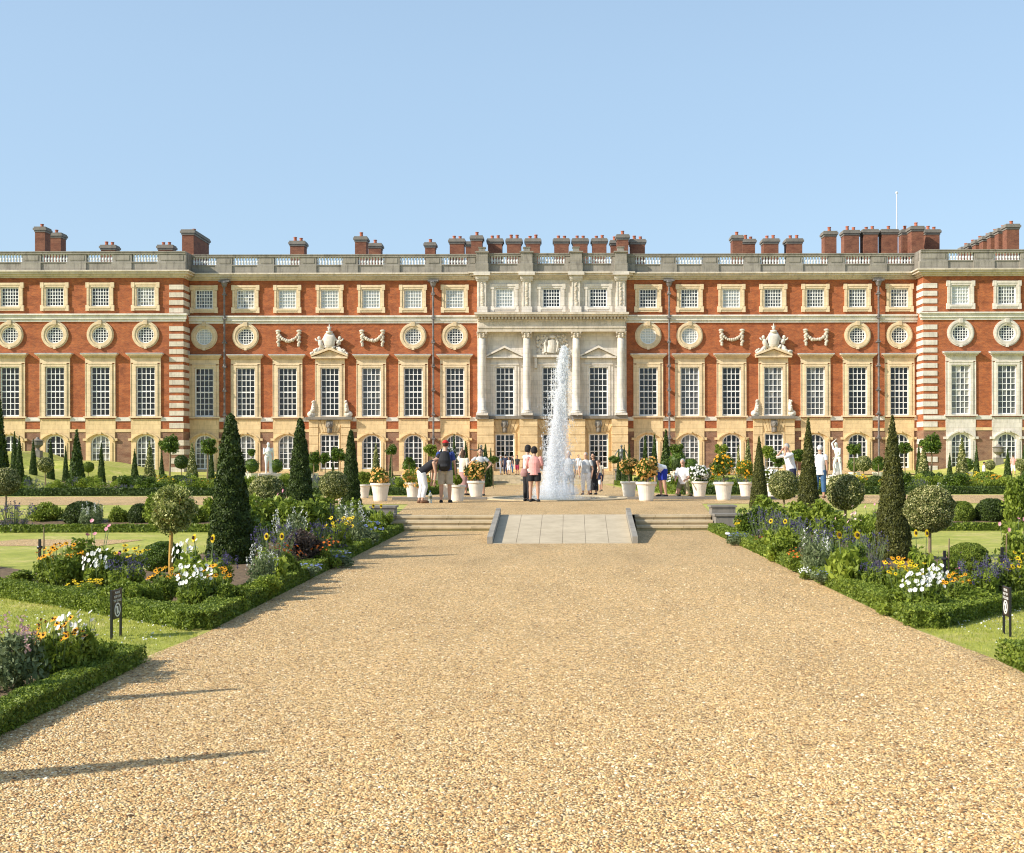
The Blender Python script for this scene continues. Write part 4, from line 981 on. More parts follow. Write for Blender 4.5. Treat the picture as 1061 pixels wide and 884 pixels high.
chs = [(41.8,12,233.8,9,1.4,1),(57,15,240,14,1.4,1),(112.3,17,252.8,12,1.2,2),(171.5,17,252.8,12,1.2,2),(195,14,237,6,5.5,1),
 (308.3,17,249,10,1.4,2),(374,13.5,244.5,8,1.4,1),(388.5,15,251.5,12,1.4,1),(446,12,250.8,9,1.2,1),(473.7,17,247,10,1.5,2),(485.8,7,250,15,1.2,0),(494.3,13,243.8,9,1.5,1),
 (513.3,17,247,10,1.5,2),(533,17,247,10,1.5,2),(552.6,17,247,10,1.5,2),(582.2,17.5,247,10,1.5,2),(601.7,17.5,247,10,1.5,2),(621.6,17,247,10,1.5,2),(637.3,9,249,14,1.2,1),(645.8,13.5,243,9,1.5,1),(661.2,17.5,248,10,1.5,2),
 (764.6,12,244,8,1.4,1),(776.4,15,248,12,1.4,2),(799.4,18,247.6,10,1.5,2),(823.8,18.5,247.6,10,1.5,2),(861,14.5,240,7,1.4,1),(882.9,18,239,11,1.4,2),(902.6,17.5,238.2,11,1.4,2),(922.5,19,238.2,11,1.4,1),
 (939.5,10,238.5,14,1.4,1),(951.2,14.5,235,9,1.4,1),(966.8,17,238.5,11,1.4,2)]
for a in chs: chimney(*a)
for i in range(7):
    Y = 5+i*2.2; k0 = (D0+5)/F_PX; x = (1050-VX)*k0; px = x/((D0+Y)/F_PX)+VX; zt = HC+(HY-233)*k0
    chimney(px, 15*(D0+5)/(D0+Y), HY-(zt-HC)/((D0+Y)/F_PX), Y, 1.1, 1)
fl = MB(); x = (929.7-VX)*(D0+14)/F_PX - XC; fl.tube([(x,14,zC1),(x,14,HC+(HY-201)*(D0+14)/F_PX)], [.10,.05], 8); fl.ball((x,14,HC+(HY-200.6)*(D0+14)/F_PX), .14, 8); fl.build('flagpole', M['white'], palace)
q = MB()
for c in (94,160,212,116.5,152):     # thin aerials behind the parapet
    x = lx(c); q.tube([(x,6,zC1),(x,6,Z(252))], .03, 5); q.tube([(x-.4,6,Z(255)),(x+.4,6,Z(255))], .02, 5)
q.build('aerials', M['lead'], palace)

# ------------------------------------------------------------------ ground, paths, steps
PXL, PXR = -3.03, 3.25
def sheet(xs, ys, dz=0.0, fn=None):
    fn = fn or g; V = [(x, y, fn(x, y)+dz) for y in ys for x in xs]; n = len(xs)
    F = [(j*n+i, j*n+i+1, (j+1)*n+i+1, (j+1)*n+i) for j in range(len(ys)-1) for i in range(n-1)]
    return MB().add(V, F, .5)
ysA = [-30,0] + [4+i for i in range(21)] + [25.4+i*.25 for i in range(13)] + [30,34,38,39] + [39+i*1.5 for i in range(1,43)] + [104,106,108,110,114,130,200,500,2500]
xsA = [-2500,-400,-120,-70,-50] + [-46+i*1.0 for i in range(14)] + [-32,-20,-10,-6,-3.4,-3.03,-2.5,0,2.5,3.25,3.6,6,10,20,32] + [33+i*1.0 for i in range(14)] + [50,70,120,400,2500]
struct('lawn', sheet(sorted(set(xsA)), sorted(set(ysA))), M['lawn'])
# lower gravel path, with the rounded lawn corners left and right
def gpoly():
    L = [(-3.03,24.95),(-3.03,10.75),(-3.08,10.5),(-3.2,10.3)]
    return L
q = MB(); pts = [(PXL,-6),(PXR,-6),(PXR+.12,9.2),(PXR,10.7),(PXR+.02,20),(PXR+.15,25.05),(PXL,25.05),(PXL,10.6),(PXL-.1,9.4)]
V = [(x, y, .006) for x, y in pts]; q.add(V, [tuple(range(len(V)))], .5); struct('gravel_path', q, M['gravel'])
# terrace gravel at the head of the steps and the cross path
TX0, TX1 = -3.75, 4.0
q = MB(); q.add([(-3.3,25.83,.296),(3.45,25.83,.296),(TX1,31.8,.296),(TX0,31.8,.296)], [(0,1,2,3)], .5)
q.add([(-60,31.8,.296),(60,31.8,.296),(60,38.6,.296),(-60,38.6,.296)], [(0,1,2,3)], .5)
for a, b in ((-3.3,TX0),(3.45,TX1)): q.add([(a,25.83,.296),(b,31.8,.296),(b,31.8,0),(a,25.83,-.1)], [(0,1,2,3)], .5)
struct('terrace_path', q, M['gravel'])
struct('far_gravel_path', sheet([-4.1,-2,0,2,4.3], [38.4,39,42,45,50,55,60,65,70,75,80,85,90,93.2], .012), M['gravel'])
q = sheet([-30,-20,0,20,30], [96.9,97,100,106,112,115.2], .012); struct('palace_terrace', q, M['gravel'])
# steps, ramp and its side walls
st = thing('steps', 'shallow stone steps either side of the ramp at the end of the gravel path', 'steps', (0,25.1,0))
sx = {-1:(-3.30,-1.18), 1:(1.80,3.42)}
for s, (a, b) in sx.items():
    for k in range(3):
        q = MB(); y0 = -.02+k*.27; q.box(a, b, y0+.03, .80, -.05+k*.099, (k+1)*.099-.045); q.box(a, b, y0, .80, (k+1)*.099-.0445, (k+1)*.099); q.build('step', M['step'], st)
rp = thing('ramp', 'paved ramp of pale slabs between two low stone side walls', 'ramp', (0,0,0))
yT, yB = 25.85, 21.35; xT0, xT1, xB0, xB1 = -1.06, 1.62, -1.02, 1.45
n = 6
for k in range(n):
    a0, a1 = xB0+(xB1-xB0)*k/n+.003, xB0+(xB1-xB0)*(k+1)/n-.003; b0, b1 = xT0+(xT1-xT0)*k/n+.003, xT0+(xT1-xT0)*(k+1)/n-.003
    q = MB(); q.add([(a0,yB,.012),(a1,yB,.012),(b1,yT,.305),(b0,yT,.305),(a0,yB,-.1),(a1,yB,-.1),(b1,yT,-.1),(b0,yT,-.1)], [(0,1,2,3),(0,4,5,1),(1,5,6,2),(3,2,6,7),(0,3,7,4)]); q.build('paving_slab', M['ramp'], rp)
for s, xb, xt in ((-1,xB0,xT0),(1,xB1,xT1)):
    q = MB(); w = .10*s; 
    P0 = [(xb+.004*s,yB,-.05),(xb+w,yB,-.05),(xb+w,yB,.13),(xb+.004*s,yB,.13)]; P1 = [(xt+.004*s,yT+.1,-.05),(xt+w,yT+.1,-.05),(xt+w,yT+.1,.44),(xt+.004*s,yT+.1,.44)]
    q.add(P0+P1, [(0,1,2,3),(4,7,6,5),(0,4,5,1),(1,5,6,2),(2,6,7,3),(3,7,4,0)]); q.build('side_wall', M['parapet'], rp)
def plinth(x, lab):
    t = thing('stone_plinth', lab, 'plinth', (x, 25.3, 0), 0, 'stone plinths at the steps')
    MB().box(-.26,.26,-.25,.3,-.05,.30).build('block', M['grey'], t); q = MB(); q.box(-.20,.20,-.27,-.252,.04,.26); q.build('panel', M['grey'], t)
    MB().box(-.29,.29,-.28,.33,.301,.345).build('cap', M['grey'], t); MB().box(-.26,.24,.35,.85,.10,.46).build('block', M['grey'], t); MB().box(-.29,.27,.33,.88,.461,.50).build('cap', M['grey'], t)
plinth(-3.56, 'weathered stone plinth at the left end of the steps'); plinth(3.70, 'weathered stone plinth at the right end of the steps')
# kerb and fountain basin
ks = thing('stone_kerb', 'low stone kerb running across the terrace behind the pots', 'kerb', (0,35.1,.29))
for a, b in ((-4.6,-1.85),(2.25,7.0)): MB().box(a, b, 0, .35, -.05, .075).build('kerb_run', M['grey'], ks)
JX, JY = (576-VX)/F_PX*36, 36.0
fo = thing('fountain', 'tall white water jet in a round stone rimmed pool before the palace centre', 'fountain', (JX, JY, .29))
n = 48; q = MB()
for k in range(n):
    t0, t1 = 2*math.pi*k/n, 2*math.pi*(k+1)/n
    q.slab([(1.9*math.cos(t0),1.9*math.sin(t0)),(2.2*math.cos(t0),2.2*math.sin(t0)),(2.2*math.cos(t1),2.2*math.sin(t1)),(1.9*math.cos(t1),1.9*math.sin(t1))], -.2, .035, .5)
q.build('basin_rim', M['step'], fo)
MB().lathe([(1.9,-.1),(1.9,.015)], 40).build('pool_water', M['water'], fo)
MB().tube([(0,0,.0),(0,0,.12)], [.05,.03], 10).build('nozzle', M['bronze'], fo)
rg = np.random.default_rng(5)
def drops(P, S, el, name, mat):
    """small elongated octahedra"""
    n = len(P); base = np.array([(1,0,0),(0,1,0),(-1,0,0),(0,-1,0),(0,0,1),(0,0,-1)], float)
    V = P[:,None,:] + base[None]*S[:,None,None]*np.stack([np.ones(n), np.ones(n), el], 1)[:,None,:]
    f = np.array([(0,1,4),(1,2,4),(2,3,4),(3,0,4),(1,0,5),(2,1,5),(3,2,5),(0,3,5)])
    Fc = (np.arange(n)[:,None,None]*6 + f[None]).reshape(-1,3)
    return MB().add(V.reshape(-1,3), Fc, np.repeat(rg.random(n), 6)).build(name, M[mat], fo)
m = 9000; t = rg.random(m)**.8; z = .03+4.45*t; a = rg.random(m)*6.28; rr = (.035+.11*t**1.3)*np.abs(rg.normal(0,.6,m))
P = np.stack([.02+.26*t**1.5+rr*np.cos(a), rr*np.sin(a), z], 1); drops(P, rg.uniform(.004,.013,m), rg.uniform(1,3.5,m), 'rising_jet', 'foam')
m = 17000; t = rg.random(m)**.9; z = .05+4.5*(1-t**1.15); sp = .05+.40*(1-np.exp(-t*2.6)); cxm = .26-.34*t
P = np.stack([cxm+sp*rg.normal(0,.5,m), sp*.8*rg.normal(0,.5,m), z], 1)
cl = np.sin(P[:,0]*23+z*3)+np.sin(z*7+P[:,0]*9)+rg.normal(0,.8,m); P = P[cl>-.9]; m = len(P)
drops(P, rg.gamma(3,.0026,m)+.003, rg.uniform(1,2.6,m), 'falling_spray', 'spray')
m = 6000; t = rg.random(m); P = np.stack([rg.normal(-.02,.42,m), rg.normal(0,.5,m), .03+.9*t**2.2], 1); drops(P, rg.uniform(.004,.010,m), rg.uniform(1,2,m), 'splash', 'spray')
q = MB()
for k in range(9):
    z0 = .05+k*.42; q.tube([(.02+.012*k,0,z0),(.02+.014*k+.008,0,z0+.43)], [.042+.004*k,.045+.004*k], 9)
q2 = MB(); q2.tube([(.0,0,.02),(.01,0,1.0),(.05,0,2.2),(.10,0,3.2),(.17,0,3.9)], [.045,.04,.03,.02,.006], 10); q2.build('jet_core', M['foam'], fo, smooth=True)
rm = random.Random(4)
for k in range(13):      # veils of fine spray
    x0 = .24-.05*k/12+rm.uniform(-.03,.03); zt = 4.35-rm.random()*1.5*(k>3); zb = rm.uniform(.05,.6); xb = rm.gauss(-.06,.17); yb = rm.gauss(0,.12); r0 = rm.uniform(.05,.09); r1 = rm.uniform(.12,.24)
    pts = [(x0+(xb-x0)*((i/6)**.8), yb*i/6, zt+(zb-zt)*i/6) for i in range(7)]
    q = MB(); q.tube(pts, [r0*.3]+[r0+(r1-r0)*i/6+rm.uniform(-.015,.015) for i in range(1,6)]+[r1*.6], 12); q.build('spray_veil', M['mist'], fo, smooth=True)
q = MB(); q.ball((-.02,0,.22), (.75,.6,.26), 16); q.build('spray_veil', M['mist'], fo, smooth=True)
# far steps
fs = thing('steps', 'broad stone steps at the far end of the garden below the palace doors', 'steps', (.2,93.2,g(0,93.2)))
for k in range(5): MB().box(-5.1, 5.6, k*.62, 3.9, -.1+k*.14, .01+(k+1)*.135).build('step', M['step'], fs)

# loose stones on the near gravel
def pebbles():
    n = 125000; y0, y1 = 4.2, 17.0
    Y = 1/rg.uniform(1/y1, 1/y0, n); X = rg.uniform(PXL+.02, PXR-.02, n)
    base = np.array([(1,0,0),(0,1,0),(-1,0,0),(0,-1,0),(0,0,.75),(.6,.6,.45),(-.6,.6,.45),(-.6,-.6,.45),(.6,-.6,.45)], float)
    f = np.array([(0,5,8),(5,4,8),(5,1,6),(5,6,4),(6,2,7),(6,7,4),(7,3,8),(7,8,4),(0,1,5),(1,2,6),(2,3,7),(3,0,8)])
    s = rg.gamma(5, .0008, n)+.0025; ax = rg.uniform(.7,1.3,n); ay = rg.uniform(.6,1.1,n); ang = rg.random(n)*6.28
    B = base[None]*np.stack([s*ax, s*ay, s*rg.uniform(.7,1.2,n)], 1)[:,None,:] * rg.uniform(.8,1.2,(n,9,1))
    c, sn = np.cos(ang)[:,None], np.sin(ang)[:,None]
    V = np.stack([B[:,:,0]*c-B[:,:,1]*sn+X[:,None], B[:,:,0]*sn+B[:,:,1]*c+Y[:,None], B[:,:,2]+.005], 2)
    Fc = (np.arange(n)[:,None,None]*9+f[None]).reshape(-1,3)
    o = MB().add(V.reshape(-1,3), Fc, np.repeat(rg.random(n), 9)).build('loose_gravel', M['pebble']); o['kind'] = 'stuff'
pebbles()

# ------------------------------------------------------------------ foliage
def unit(a): return a/np.maximum(np.linalg.norm(a, axis=1, keepdims=True), 1e-6)
def leaves(mb, P, N, size, asp=.55, spread=.8, v=None, vari=.35):
    n = len(P); d = unit(N*(1-spread)+rg.normal(0,1,(n,3))*spread*.8)
    t = unit(np.cross(d, rg.normal(0,1,(n,3)))); w = np.cross(d, t)
    s = size*rg.uniform(1-vari, 1+vari, n)[:,None]
    V = np.stack([P-t*s, P+w*s*asp, P+t*s, P-w*s*asp], 1).reshape(-1,3)
    Fc = np.arange(n*4).reshape(n,4)
    vv = rg.random(n) if v is None else np.clip(v+rg.normal(0,.18,n), 0, 1)
    mb.add(V, Fc, np.repeat(vv, 4)); return mb
def lump(a, z, seed):
    r = np.random.default_rng(abs(seed)); k = r.uniform(0,6.28,6)
    return np.sin(a*3+z*5+k[0])*.4+np.sin(a*5-z*9+k[1])*.35+np.sin(a*2+z*14+k[2])*.3+np.sin(a*9+z*21+k[3])*.2
def revolve(mb, prof, H, n, size, seed=0, rough=.03, spread=.55, core=True, z0=0):
    """foliage skin of a clipped solid of revolution; prof(t) -> radius, t in 0..1"""
    ts = np.linspace(0,1,60); rs = np.array([prof(t) for t in ts]); slope = np.gradient(rs, ts*H)
    w = (rs+.004)*np.sqrt(1+slope**2); cdf = np.cumsum(w); cdf /= cdf[-1]
    t = np.interp(rg.random(n), cdf, ts); a = rg.random(n)*2*np.pi; r = np.interp(t, ts, rs); sl = np.interp(t, ts, slope)
    Rm = rs.max(); r = r + rough*Rm*lump(a, t*H/Rm, seed)*np.minimum(1, r/Rm*3) - np.abs(rg.normal(0,.045,n))*Rm + .03*Rm + (rg.random(n) < .03)*rg.random(n)*.10*Rm
    P = np.stack([r*np.cos(a), r*np.sin(a), z0+t*H], 1); N = unit(np.stack([np.cos(a), np.sin(a), -np.clip(sl,-6,6)], 1))
    if core:
        pr = [(max(prof(x)*.90-.004,.001), z0+x*H*.985) for x in np.linspace(0,1,18)]; mb.lathe(pr, 16, v=.3)
    leaves(mb, P, N, size, .55, spread); return mb
def conep(rb, tip=.03, b=.9):
    return lambda t: rb*(1-t)**b*(.93+.07*min(1,t*12)) + tip*rb if t < .985 else rb*.02
def ballp(r): return lambda t: r*math.sqrt(max(0, 1-(2*t-1)**2))*.995+.001
def loose(mb, blobs, n, size, seed=0, spread=.9, shell=.5, asp=.55):
    bl = np.array(blobs); vol = bl[:,3]**2; k = rg.choice(len(bl), n, p=vol/vol.sum()); d = unit(rg.normal(0,1,(n,3)))
    rad = bl[k,3]*(shell+(1-shell)*rg.random(n))**.6*(1+.12*rg.normal(0,1,n)); sq = np.array([1,1,.9])
    P = bl[k,:3]+d*rad[:,None]*sq; P[:,2] = np.maximum(P[:,2], .01)
    cv = (.5+.25*np.sin(k*2.4+seed)); leaves(mb, P, d, size, asp, spread, v=cv); return mb
def stem(mb, pts, r0, r1, n=6): m = len(pts); mb.tube(pts, [r0+(r1-r0)*i/(m-1) for i in range(m)], n)
PROTO = {}
def instance(key, make, label, cat, name, loc, sc=(1,1,1), rz=None, group=None):
    """first use builds the thing; later uses copy it with its parts"""
    if key not in PROTO:
        r = thing(name, label, cat, loc); make(r); PROTO[key] = r; o = r
    else: o = dup(PROTO[key]); o['label'] = label; o['category'] = cat
    if 'group' in o.keys() and group is None: del o['group']
    if group: o['group'] = group
    o.location = loc; o.rotation_euler = (0,0,rz if rz is not None else random.uniform(0,6.28)); o.scale = sc if not np.isscalar(sc) else (sc,)*3
    return o
# ---- clipped yew cones
def make_cone(mat, n, size, slim=.17, b=.85, rough=.04, seed=0, tip=.03):
    def f(root):
        mb = MB(); revolve(mb, conep(slim, tip, b), 1.0, n, size, seed, rough); mb.build('foliage', M[mat], root)
        q = MB(); stem(q, [(0,0,-.06),(0,0,.12)], .02, .015); q.build('trunk', M['bark'], root)
    return f
def cone(px, Y, top, wpx, label, mat='yew', kind='far', group=None, basez=None):
    X, Y, z = atY(px, Y); zt = HC+(HY-top)*Y/F_PX; H = zt-z; w = wpx*Y/F_PX/2
    key = ('cone', mat, kind, random.randint(0,1) if kind == 'far' else px)
    near = kind != 'far'
    mk = make_cone(mat, 26000 if near else 2600, .011 if near else .026, .17, .80 if kind == 'blunt' else .95, .09 if kind == 'blunt' else .05, int(px), .10 if kind == 'blunt' else .02)
    return instance(key, mk, label, 'yew cone' if mat.startswith('yew') else 'conical shrub', 'clipped_cone', (X,Y,z), (w/.17, w/.17, H), group=group)
for px, Y, top, w, lab in ((239,17.6,428,45,'tallest dark yew cone, nearest the camera in the left flower bed'),(311,22.5,433,31,'second dark yew cone in the left flower bed'),(363.5,28.3,445,20,'third and farthest dark yew cone of the left flower bed')):
    cone(px, Y, top, w, lab, 'yew', 'blunt')
for px, Y, top, w, lab in ((924.7,17.9,431,40,'tallest olive yew cone with a sharp tip, nearest the camera in the right flower bed'),(837.5,23.9,433.5,28,'second sharp tipped olive yew cone in the right flower bed'),(786.5,29.2,452.5,20,'third and farthest sharp tipped yew cone of the right flower bed')):
    cone(px, Y, top, w, lab, 'yew2', 'sharp')
cone(-3, 62, 396, 26, 'dark yew cone cut off by the left edge of the photo', 'yew')
farc = [(79.5,62,444,19,'yew','tall dark yew cone on the left lawn in front of the palace wing'),
 (20,66,451,12,'yew','slim dark yew cone near the left edge of the photo'),(15,80,446,9,'yew','smaller dark yew cone just behind the slim one at the left edge'),
 (34.5,84,453,8,'yew','short yew cone left of the grey urn on the left bank'),(52.5,84,453,8,'yew','short yew cone on the left bank before the arched garden door'),
 (68,84,461,7,'yew','shortest yew cone on the left bank, right of the arched garden door'),(105,74,458,9.5,'yew','small yew cone below the third ground floor window from the left'),
 (139.5,74,464,9.5,'yew','small yew cone below the fourth ground floor window from the left'),(155,70,456,14.5,'holly','pale leaved cone beside the left palace corner'),
 (167.5,78,468,8,'yew','dark small yew cone between the pale cone and the left standard bay tree'),(199,70,459,15,'holly','pale leaved cone right of the left palace corner'),
 (219,72,458,8,'yew','dark cone just left of the tallest left yew cone'),
 (389.5,68,459,12,'holly','pale leaved cone above the white pot at the left of the terrace'),(405,80,470,6,'yew','thin dark cone under the small round bay left of the fountain'),
 (345,78,476,6,'yew','low dark cone between the second and third left yew cones'),
 (470.5,88,449,8,'yew','yew cone showing above the red cap of the man'),(482.6,84,457,10,'yew','yew cone right of the man in the red cap'),
 (496,86,460,7,'yew','slim yew cone in front of the left bronze statue'),(503,80,460,11,'yew','dark yew cone just right of the left bronze statue'),(508.5,86,464,6,'yew','narrow yew cone on the inner side of the left bronze statue'),
 (641,88,465,6,'yew','narrow yew cone left of the right bronze statue'),(646.8,86,461,7,'yew','slim yew cone in front of the right bronze statue'),(652,84,460,7,'yew','slim yew cone on the right side of the right bronze statue'),
 (668.5,82,451,9.5,'yew','yew cone directly above the largest apricot pot plant'),(678,82,450,10.5,'yew','yew cone left of the broad dark cone behind the bending man'),(690,66,445.5,17,'yew','broad dark yew cone behind the bending man in blue shorts'),
 (775,70,455,13,'holly','pale leaved cone above the orange flowering pot plant'),(952,72,461,9,'yew','dark cone left of the large round headed tree at the right'),
 (957,66,463,17,'holly','pale leaved broad cone left of the right palace corner'),(984,72,470,8,'yew','small dark cone between two pale leaved cones on the right'),
 (996.7,66,454.5,17,'holly','tallest pale leaved cone on the right below the white stone window'),(1011.8,70,463,9,'yew','dark yew cone right of the tallest pale leaved cone'),
 (1044,72,466,10,'yew','dark yew cone near the right edge of the photo'),(765,74,462,8,'holly','small pale leaved cone behind the green and orange pot plant'),(1061,74,462,9,'yew','dark yew cone cut by the right edge of the photo')]
for px, Y, top, w, mat, lab in farc: cone(px, Y, top, w, lab, 'yew_far' if mat == 'yew' else mat)
cone2 = [(-5.1,6.7,2.1,'slim yew cone beyond the left edge of the photo, the farther of two'),(-4.5,5.0,2.1,'slim yew cone beyond the left edge of the photo, the nearer of two')]
for X, Y, H, lab in cone2:
    instance(('cone','yew','far',0), make_cone('yew', 2600, .026), lab, 'yew cone', 'clipped_cone', (X,Y,0), (1.2,1.2,H))
# ---- balls and standards
def make_ball(mat, n, size, rough, spread, trunk, bark, squash=1.0, looseb=False):
    """crown of radius 1 centred at z=0 is scaled by the root; trunk length in crown radii"""
    def f(root):
        mb = MB()
        if looseb:
            bl = [(0,0,0,.62)] + [(*(unit(rg.normal(0,1,(1,3)))[0]*rg.uniform(.35,.72)*np.array([1,1,.85])), rg.uniform(.25,.42)) for _ in range(16)]
            k = rg.choice(len(bl), n); P0 = np.array(bl); d = unit(rg.normal(0,1,(n,3))); P = P0[k,:3]+d*P0[k,3:4]*rg.uniform(.3,1.08,(n,1))
            leaves(mb, P+np.array([0,0,trunk]), d, size, .5, .95)
        else: revolve(mb, ballp(1.0), 2*squash, n, size, random.randint(0,99), rough, spread, True, trunk-squash)
        mb.build('foliage', M[mat], root)
        q = MB(); 
        if trunk > 1.15:
            stem(q, [(0,0,-.05),(.02,.0,trunk*.35),(-.03,.02,trunk*.7),(0,0,trunk-.55)], .085 if trunk < 4 else .07, .06, 8)
            if looseb:
                for k in range(7):
                    a = k*.9; stem(q, [(0,0,trunk-.6),(math.cos(a)*.3,math.sin(a)*.3,trunk-.25),(math.cos(a)*.6,math.sin(a)*.6,trunk+.2+.3*math.sin(k*2))], .045, .012, 5)
        else: stem(q, [(0,0,-.05),(0,0,.3)], .08, .06, 6)
        q.build('trunk', M[bark], root)
    return f
def ball(px, Y, cy, r, label, mat='holly', base=None, detail='far', rough=.05, name='topiary_ball', cat='topiary ball', squash=1.0, looseb=False, bark='bark'):
    """cy: height of the crown's centre in the photo; base given in metres above ground or from the ground"""
    X, Y, z = atY(px, Y); R_ = r*Y/F_PX; zc = HC+(HY-cy)*Y/F_PX; tr = max((zc-z)/R_, .75)
    n, size = {'far':(1500,.10),'mid':(7000,.062),'near':(16000,.045)}[detail]
    if mat in ('bay','bright') and detail == 'far': looseb = True; n = 2600; size = .10
    elif looseb: n = int(n*.75); size *= 1.2
    key = ('ball', mat, detail, round(tr*2)/2 if detail == 'far' else px, looseb, squash)
    trk = round(tr*2)/2 if detail == 'far' else tr
    return instance(key, make_ball(mat, n, size, rough, .6, trk, bark, squash, looseb), label, cat, name, (X,Y,zc-trk*R_), R_)
ball(176.5,14.2,528,29,'loose golden leaved standard tree with an ochre trunk in the left bed','golden',detail='near',looseb=True,name='standard_tree',cat='small tree',bark='goldbark',squash=.85)
ball(963,14.2,528,24.5,'variegated standard holly with a pale trunk in the right bed, left of the black stakes','holly',detail='near',rough=.09,name='standard_tree',cat='small tree')
ball(277,24.5,510.5,18.5,'variegated holly ball between the first and second left yew cones','holly',detail='mid',rough=.06)
ball(346,27.5,502,14.5,'variegated holly ball on a thin stem between the second and third left yew cones','holly',detail='mid',rough=.06,name='standard_tree',cat='small tree')
ball(6,27,497.5,14,'variegated ball on a pale stem at the left edge of the photo','holly',detail='mid',name='standard_tree',cat='small tree')
ball(876,24.5,510.5,18.5,'variegated holly ball between the first and second right yew cones','holly',detail='mid',rough=.06)
ball(812,27.5,503,15,'variegated holly ball below the man in the white shirt','holly',detail='mid',rough=.06)
ball(1027.5,26.6,532.5,16.5,'dark green clipped ball on the right lawn edge','yew',detail='mid',rough=.03,squash=.92)
ball(996,26.6,533.5,13.5,'bright green clipped ball left of the dark ball at the right','box',detail='mid',rough=.05)
ball(85.5,26.6,533.5,18.5,'dark green clipped ball behind the left lawn hedge','yew',detail='mid',rough=.03,squash=.82)
ball(145,26.6,535,12,'upright dark clipped shrub behind the golden standard tree','yew',detail='mid',rough=.05,squash=1.2)
ball(125,26.6,534,13,'leafy rounded rose bush right of the dark clipped ball','leaf',detail='mid',looseb=True,name='rose_bush',cat='rose bush')
ball(48,26.8,530,18,'spreading rose bush left of the dark clipped ball','leaf',detail='mid',looseb=True,name='rose_bush',cat='rose bush')
ball(207,26.6,532,14,'leafy rose bush between the golden standard and the tallest left yew','leaf',detail='mid',looseb=True,name='rose_bush',cat='rose bush')
ball(1003,15.6,581,21,'bright green mounded shrub behind the purple flowers in the right bed','box',detail='near',rough=.12,squash=.85,name='mounded_shrub',cat='shrub')
ball(169,16.4,578,20,'dark leafy mounded shrub behind the ochre trunk in the left bed','bay',detail='near',rough=.12,squash=.9,name='mounded_shrub',cat='shrub')
rows = [(176,72,460,13,'bay','large round headed bay tree at the left palace corner'),(215,68,461.5,12,'bay','round headed bay tree just left of the tallest left yew cone'),
 (188,80,478,7,'yew_far','small dark ball between the two round headed bay trees on the left'),
 (47,66,480.5,8,'holly','small variegated ball on a stem left of the tall dark cone'),(91.7,66,483,5.5,'box','small green ball right of the tall dark lawn cone'),
 (261,80,468,6,'bay','small bay standard in a pot beside the left marble statue'),(325,74,474,9,'bay','bay tree left of the second left yew cone top'),(337,74,474,8,'bay','bay tree between the second and third left yew cones, left one'),
 (351,74,471,10,'bay','bay tree touching the third left yew cone'),(406,74,465,8,'bay','round bay head left of the fountain, above the orange pot flowers'),(446,70,466,9,'bright','bright green bay head above the bending woman'),
 (424,78,477,6,'bay','small pot grown bay between the terrace pots on the left'),(511,72,476,6,'bay','round dark bay by the top of the far steps, left side'),(636,72,476,6,'bay','round dark bay by the top of the far steps, right side'),
 (701,68,466,9,'bay','twisted stemmed round bay right of the broad dark cone'),(702,62,482,6,'yew_far','small green ball in a white urn above the kneeling man'),(747,66,466,8,'bright','bright green bay head above the green and orange pot plant'),
 (795,68,468,9,'bright','bright bay head left of the man in the white shirt'),(806,66,477,10,'bay','dark round bay below the raised hands of the man in the white shirt'),(826,70,472,9,'bay','dark bay head behind the man in the white shirt'),
 (885,72,466,9,'bay','bay head right of the right marble statue'),(937.5,68,465,9,'bay','round headed bay right of the tallest right yew cone'),(965,66,461,14,'bay','large flat headed bay tree at the right palace corner'),
 (895,60,481,8,'holly','small variegated ball on a stem right of the right marble statue'),(1026,68,483,5,'holly','small variegated ball between the two right dark yew cones'),
 (910,74,477,6,'bay','small bay in a pot left of the tallest right yew cone'),(1058,62,483,6,'holly','small variegated ball on a stem at the right edge of the photo')]
for px, Y, cy, r, mat, lab in rows: ball(px, Y, cy, r, lab, mat, name='standard_tree', cat='small tree', rough=.12 if mat == 'bay' else .05, squash=.85 if mat in ('bay','bright') else 1.0)
low = [(130,60,501,11,'box','bright clipped mound left of the two dark mounds on the left lawn'),(145,60,500,10,'yew_far','dark clipped mound beside the bright one on the left lawn'),
 (170,58,500,9,'box','green clipped mound left of the paired dark mounds near the left bay tree'),(185,58,500.5,11,'yew_far','dark clipped mound below the large left bay tree'),
 (232,58,503,8,'box','green mound behind the foot of the tallest left yew'),(993.5,52,499,10,'yew_far','dark clipped ball below the tallest pale leaved cone'),(960,56,498,11,'yew_far','dark broad clipped mound below the large flat headed bay'),
 (977.5,54,500,6,'box','small bright ball between two dark clipped balls at the right'),(907,56,500,8,'yew_far','dark clipped mound left of the tallest right yew'),(1022,54,500,13,'leaf','loose green shrub at the far right behind the cross path'),
 (1043,54,501,9,'box','rounded bright shrub near the right edge behind the cross path'),(844,56,501,7,'yew_far','dark mound behind the second right yew'),(301,60,503,7,'yew_far','dark clipped mound left of the second left yew'),
 (255,60,502,8,'yew_far','dark clipped mound right of the tallest left yew'),(728,60,501,6,'box','small bright ball behind the white flowering pot'),(765,60,501,7,'leaf','loose green shrub behind the second right pot'),
 (418,60,502,7,'leaf','loose green shrub behind the left terrace pots'),(337,60,503,7,'leaf','loose green shrub between two left yew cones')]
for px, Y, cy, r, mat, lab in low: ball(px, Y, cy, r, lab, mat, name='clipped_mound', cat='clipped shrub', rough=.08, squash=.8)
